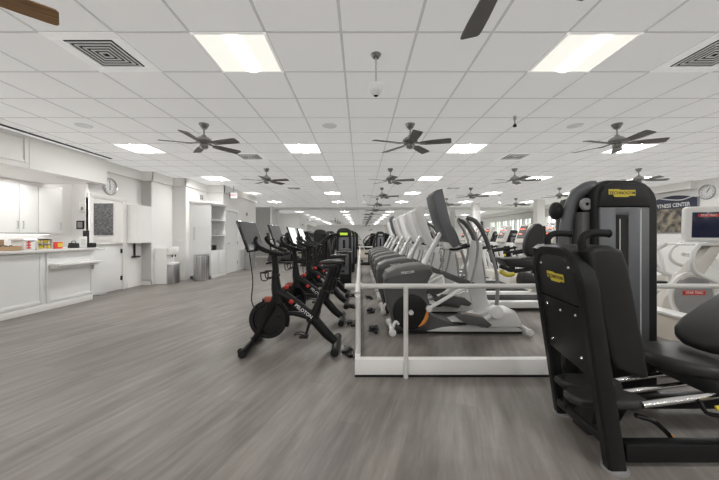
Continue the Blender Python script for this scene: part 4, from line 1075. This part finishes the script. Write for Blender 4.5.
m = MB(); m.tube([(2.98, 4.2, .04), (2.98, 4.95, .04)], .04, 10, 1); m.tube([(2.98, 4.6, .045), (3.4, 4.6, .045)], .04, 10, 1); m.build('base_frame', BLK, rc)

# ================================================================= LEG PRESS
LX, LY = 1.9, 2.0
lp = thing('leg_press', 'large black leg press machine with yellow name plates in the right foreground', 'weight machine', (LX, LY, 0))
SL = .15
SY = .125
XB = 1.398 - SY * 1.945
shear = Matrix(((1, SY, -SL, XB), (0, 1, 0, 0), (0, 0, 1, 0), (0, 0, 0, 1)))
YN, YFR, ZT = 1.645, 2.245, 1.195
def archpts(y0, y1, zt, r, z0=0):
    out = [(y0, z0)]
    out += [(y0 + r - r * math.cos(a), zt - r + r * math.sin(a)) for a in [math.radians(v) for v in range(0, 91, 10)]]
    out += [(y1 - r + r * math.sin(a), zt - r + r * math.cos(a)) for a in [math.radians(v) for v in range(0, 91, 10)]]
    out += [(y1, z0)]
    return out
outer = archpts(YN, YFR, ZT, .21); inner = archpts(YN + .065, YFR - .065, ZT - .065, .15)
tt = bmesh.new()
def ring(tt, x, o, i_):
    return [tt.verts.new((x, a, b)) for a, b in o], [tt.verts.new((x, a, b)) for a, b in i_]
bv = .018
def inset(path, d, sgn):   # path shrunk in y/z around its centre for a rounded section
    yc = (YN + YFR) / 2
    out = []
    for (a, b) in path: out.append((a + (d * sgn if a < yc else -d * sgn), b - (d * sgn if b > .9 else 0)))
    return out
secs = []
for x, k_ in ((-.05, .6), (-.036, 0), (.036, 0), (.05, .6)):
    secs.append(ring(tt, x, inset(outer, bv * k_, 1), inset(inner, bv * k_, -1)))
n = len(outer)
for s0, s1 in zip(secs[:-1], secs[1:]):
    for i in range(n - 1):
        tt.faces.new((s0[0][i], s0[0][i + 1], s1[0][i + 1], s1[0][i]))
        tt.faces.new((s0[1][i], s1[1][i], s1[1][i + 1], s0[1][i + 1]))
    for i in (0, n - 1):
        tt.faces.new((s0[0][i], s1[0][i], s1[1][i], s0[1][i]))
for s_ in (secs[0], secs[-1]):
    for i in range(n - 1): tt.faces.new((s_[0][i], s_[0][i + 1], s_[1][i + 1], s_[1][i]))
bmesh.ops.recalc_face_normals(tt, faces=tt.faces[:])
m = MB(); m._add(tt, shear); arch_o = m.build('arch_frame', BLK, lp)
# face plate (upper & lower)
m = MB(); m.prism(archpts(YN + .06, YFR - .06, ZT - .06, .15, .86), -.04, -.02, 'x', .004, M=shear); up_ = m.build('upper_face_panel', BLK2, lp)
m = MB(); m.prism([(YN + .07, .47), (YFR - .07, .50), (YFR - .07, .853), (YN + .07, .853)], -.04, -.02, 'x', .004, M=shear); lo_ = m.build('lower_face_panel', BLK, lp)
def face(y, z, o=-.044): return (XB + SY * y - SL * z + o, y, z)
ML = frame(face(1.93, 1.0), (-SY, -1, 0), (-SL, 0, 1))
plate = [(-.10, -.012), (-.10, .028), (-.02, .028), (-.01, .022), (.10, .022), (.10, -.022), (.055, -.022), (.045, -.03), (-.055, -.03), (-.065, -.012)]
lg = MB().prism(plate, 0, .004, 'z', M=ML).build('name_plate', YEL, up_); lg['label'] = 'yellow name plate'
text('lettering', 'TECHNOGYM', .031, TXTK, lg, ML @ Matrix.Translation((0, -.001, .0045)), sx=.98)
for (y, z) in ((1.77, 1.07), (2.11, 1.07), (1.77, .80), (2.11, .80), (1.77, .56), (2.11, .56), (1.94, .79)):
    MB().lathe([(0, .008), (.007, .007), (.01, 0), (0, 0)], (0, 0, 0), 10, frame(face(y, z, -.04), (-SY, -1, 0), (-SL, 0, 1))).build('bolt', CHR, up_ if z > .86 else lo_)
# foot pads
for y in (YN + .035, YFR - .035):
    MB().cyl((XB + SY * y, y, 0), (XB + SY * y, y, .012), .062, n=24).build('foot_disc', MGREY, lp)
# shroud (push plate body)
sh = [(1.21, 1.165), (1.25, 1.195), (1.33, 1.20), (1.40, 1.175), (1.435, 1.08), (1.47, .90), (1.51, .70), (1.545, .49), (1.50, .485), (1.37, .54), (1.33, .60), (1.27, .86)]
MB().prism(sh, YN + .015, YFR - .015, 'y', .03, 3).build('push_plate', BLK2, lp)
# top handles
for (y, off) in ((1.74, 0), (2.10, 0)):
    b_ = 1.235 + .07 * (y - 1.74)
    m = MB().tube([(b_, y, 1.17), (b_ - .005, y, 1.23), (b_ + .03, y, 1.262), (b_ + .09, y, 1.267), (b_ + .14, y, 1.264)], .021, 12, 5)
    h_ = m.build('top_handle', RUB, lp)
    MB().cyl((b_ + .14, y, 1.264), (b_ + .15, y, 1.264), .024, n=14, bev=.004).build('end_cap', BLKG, h_)
# base frame
m = MB()
m.box((1.36, YN + .06, .07), (1.44, YFR - .06, .13), .02)
m.build('front_crossbar', BLK2, lp)
for y, nm in ((YN + .06, 'near_rail'), (YFR - .02, 'far_rail')):
    MB().box((1.42, y - .035, .035), (3.3, y + .035, .135), .012).build(nm, BLK, lp)
MB().box((3.2, YN, .03), (3.3, YFR + .02, .13), .012).build('rear_crossbar', BLK, lp)
for y in (YN + .06, YFR - .02): MB().cyl((3.25, y, 0), (3.25, y, .03), .05).build('rear_foot_disc', RUB, lp)
# low foot platforms
def slab(pts, z0, z1, nm='foot_platform'):
    return MB().prism(pts, z0, z1, 'z', .018, 3).build(nm, VIN, lp)
slab([(1.22, 1.84), (1.26, 1.78), (1.38, 1.755), (1.56, 1.75), (1.64, 1.78), (1.64, 1.86), (1.56, 1.94), (1.30, 1.95), (1.23, 1.90)], .27, .32)
slab([(1.30, 2.04), (1.36, 1.99), (1.50, 1.97), (1.66, 1.98), (1.70, 2.04), (1.66, 2.14), (1.40, 2.16), (1.31, 2.12)], .26, .31)
MB().prism([(1.36, .06), (1.50, .06), (1.62, .26), (1.40, .26)], 1.86, 2.02, 'y', .015).build('platform_support', BLK, lp)
MB().tube([(1.55, 1.76, .24), (1.66, 1.78, .20), (1.74, 1.80, .14), (1.78, 1.80, .10)], .014, 8, 4).build('hose', BLKG, lp)
MB().cyl((1.775, 1.80, .11), (1.79, 1.80, .095), .012, n=10).build('hose_tip', ORNG, lp)
MB().tube([(1.32, 2.05, .75), (1.33, 2.06, .45), (1.35, 2.06, .12)], .007, 6, 2).build('pull_cable', BLKG, lp)
# carriage rods
for (a, b, r) in (((1.58, 1.76, .30), (2.75, 1.76, .46), .020), ((1.62, 1.96, .27), (2.75, 1.96, .42), .016), ((1.62, 2.10, .27), (2.75, 2.10, .42), .016)):
    MB().cyl(a, b, r, n=16).build('guide_rod', CHR, lp)
m = MB(); m.box((1.98, 1.74, .34), (2.8, 2.12, .43), .02, M=None); m.build('seat_carriage', BLK2, lp)
m = MB(); m.cyl((2.02, 1.70, .41), (2.3, 1.70, .43), .03, n=16, bev=.008); m.cyl((1.99, 1.69, .36), (2.06, 1.69, .36), .028, n=14); m.build('carriage_roller', BLK, lp)
MB().tube([(1.93, 1.70, .315), (1.98, 1.68, .325), (2.06, 1.67, .34), (2.2, 1.67, .345)], [.012, .022, .022, .018], 10, 4).build('yellow_lever', YEL, lp)['label'] = 'yellow adjusting lever'
MB().tube([(1.88, 1.74, .34), (1.90, 1.72, .28), (1.96, 1.70, .27), (1.98, 1.70, .24)], .011, 8, 3).build('latch', BLKG, lp)
# seat
seat = [(1.86, 2.02), (1.90, 1.90), (2.0, 1.79), (2.12, 1.755), (2.8, 1.75), (2.8, 2.27), (2.12, 2.27), (1.96, 2.24), (1.88, 2.16)]
MB().prism(seat, .415, .50, 'z', .035, 4).build('seat', VIN, lp)
# backrest
bk = [(-.25, 0), (-.245, -.08), (-.215, -.15), (-.16, -.20), (-.06, -.235), (.10, -.25), (.6, -.25), (.6, .25), (.10, .25), (-.06, .235), (-.16, .20), (-.215, .15), (-.245, .08)]
Mb = frame((2.37, 2.02, .665), (.86, 0, .52), (0, 1, 0))
MB().prism(bk, -.04, .045, 'z', .035, 4, M=Mb).build('backrest', VIN, lp)
MB().tube([(2.5, 2.02, .42), (2.55, 2.02, .6), (2.62, 2.02, .78)], .035, 10, 2).build('backrest_post', BLK, lp)
# tower
TY = 2.40
def rtower(x0, x1, z0, z1, rl_, rr_):
    out = [(x0, z0), (x1, z0)]
    out += [(x1 - rr_ + rr_ * math.cos(a), z1 - rr_ + rr_ * math.sin(a)) for a in [math.radians(v) for v in range(0, 91, 15)]]
    out += [(x0 + rl_ + rl_ * math.cos(a), z1 - rl_ + rl_ * math.sin(a)) for a in [math.radians(v) for v in range(90, 181, 15)]]
    return out
tw = MB().prism(rtower(1.80, 2.285, .05, 1.68, .11, .19), TY, 2.74, 'y', .02, 3).build('tower', BLK2, lp)
# grey front panel with slot
m = MB()
m.box((1.825, TY - .02, .35), (1.945, TY + .02, 1.47), .008).box((2.04, TY - .02, .35), (2.20, TY + .02, 1.47), .008).box((1.94, TY - .02, 1.41), (2.045, TY + .02, 1.47), .004).box((1.94, TY - .02, .35), (2.045, TY + .02, .55), .004)
m.build('front_panel', GUN, tw)
m = MB(); sp = [(1.945, .55)] + [(1.9925 - .0475 * math.cos(a), 1.38 + .045 * math.sin(a)) for a in [math.radians(v) for v in range(0, 181, 20)]] + [(2.04, .55)]
m.prism(sp, TY - .012, TY - .002, 'y'); m.build('weight_slot', BLKG, tw)
MB().cyl((1.975, TY - .014, .56), (1.975, TY - .014, 1.38), .006, n=8).build('stack_rod', CHR, tw)
MB().box((2.125, TY - .026, .36), (2.133, TY - .01, 1.46), .005).build('edge_strip', SILV, tw)
MB().prism([(1.815, 1.475), (2.20, 1.475), (2.195, 1.56), (2.16, 1.62), (2.09, 1.652), (1.92, 1.658), (1.86, 1.635), (1.825, 1.58)], TY - .03, TY + .01, 'y', .008).build('top_cap', BLK2, tw)
ML = frame((1.975, TY - .034, 1.575), (1, 0, 0), (0, 0, 1))
pl2 = [(a * 1.12, b * 1.15) for a, b in [(-.09, -.010), (-.09, .025), (-.02, .025), (-.01, .02), (.09, .02), (.09, -.018), (.05, -.018), (.04, -.026), (-.05, -.026), (-.06, -.010)]]
lg = MB().prism(pl2, 0, .004, 'z', M=ML).build('name_plate', YEL, tw); lg['label'] = 'yellow name plate'
text('lettering', 'TECHNOGYM', .032, TXTK, lg, ML @ Matrix.Translation((0, -.001, .0045)), sx=.98)
# side arm curved tube & pulley left of the tower
MB().tube([(1.70, 2.6, .80), (1.695, 2.6, 1.1), (1.70, 2.58, 1.35), (1.74, 2.55, 1.55), (1.80, 2.50, 1.63), (1.86, 2.48, 1.64)], .05, 12, 5, flat=1.0).build('curved_arm', GUN, lp)
MB().prism([(1.70, .05), (1.82, .05), (1.82, 1.58), (1.74, 1.56), (1.70, 1.42)], 2.60, 2.73, 'y', .01).build('rear_column', BLK2, lp)
R = Matrix.Rotation(PI / 2, 4, 'X')
pu = MB().lathe([(0, 0), (0, .02), (.042, .02), (.048, .012), (.042, .004), (.05, 0)], (1.775, 2.47, 1.50), 24, R).build('pulley', MGREY, lp)
MB().lathe([(0, .022), (.012, .022), (.014, .018), (0, .018)], (1.775, 2.468, 1.50), 12, R).build('pulley_bolt', BLKG, pu)
MB().box((1.735, 2.45, .7), (1.80, 2.60, 1.44), .01).build('side_cover', DGREY, lp)
MB().ell((1.635, 2.62, 1.46), (.05, .06, .075)).build('round_stop_pad', BLK2, lp)
MB().cyl((1.64, 2.62, 1.46), (1.72, 2.62, 1.46), .02).build('stop_pin', BLK2, lp)

# shrubs outside the windows
for i in range(7):
    y = 11 + i * 1.5; x = 13.5 + (i % 3) * .9
    t = thing('garden_shrub', 'leafy green shrub outside the windows', 'shrub', (x, y, -.1), 'shrubs outside the windows')
    m = MB(); random.seed(i)
    for q_ in range(60):
        a = random.uniform(0, 2 * PI); b_ = random.uniform(.2, 2.2); r_ = .75 * math.sin(PI * min(.95, b_ / 2.4)) + .1
        m.ell((x + r_ * random.random() * math.cos(a), y + r_ * random.random() * math.sin(a), b_), (.16, .16, .12), 6)
    m.build('foliage', LEAF, t)
    MB().cyl((x, y, -.1), (x, y, .6), .05, n=8).build('trunk', CARDB, t)

# ================================================================= CAMERA, LIGHT
cam = bpy.data.cameras.new('camera'); co = bpy.data.objects.new('camera', cam); C.objects.link(co)
co.location = (0, 0, H); co.rotation_euler = (PI / 2, 0, 0)
cam.sensor_width = 36; cam.lens = F / 719 * 36
cam.shift_x = -1 / 719; cam.shift_y = -4 / 719; cam.clip_start = .05; cam.clip_end = 200
bpy.context.scene.camera = co
wd = bpy.data.worlds.new('world'); bpy.context.scene.world = wd; wd.use_nodes = True
bgn = wd.node_tree.nodes['Background']; bgn.inputs['Color'].default_value = (.95, .98, 1, 1); bgn.inputs['Strength'].default_value = 2.2
sc = bpy.context.scene
sc.view_settings.view_transform = 'Standard'
sc.view_settings.look = 'None'
sc.view_settings.exposure = 0.22
sc.cycles.max_bounces = 7; sc.cycles.diffuse_bounces = 4; sc.cycles.glossy_bounces = 4
sc.cycles.use_denoising = True
sc.cycles.sample_clamp_indirect = 4
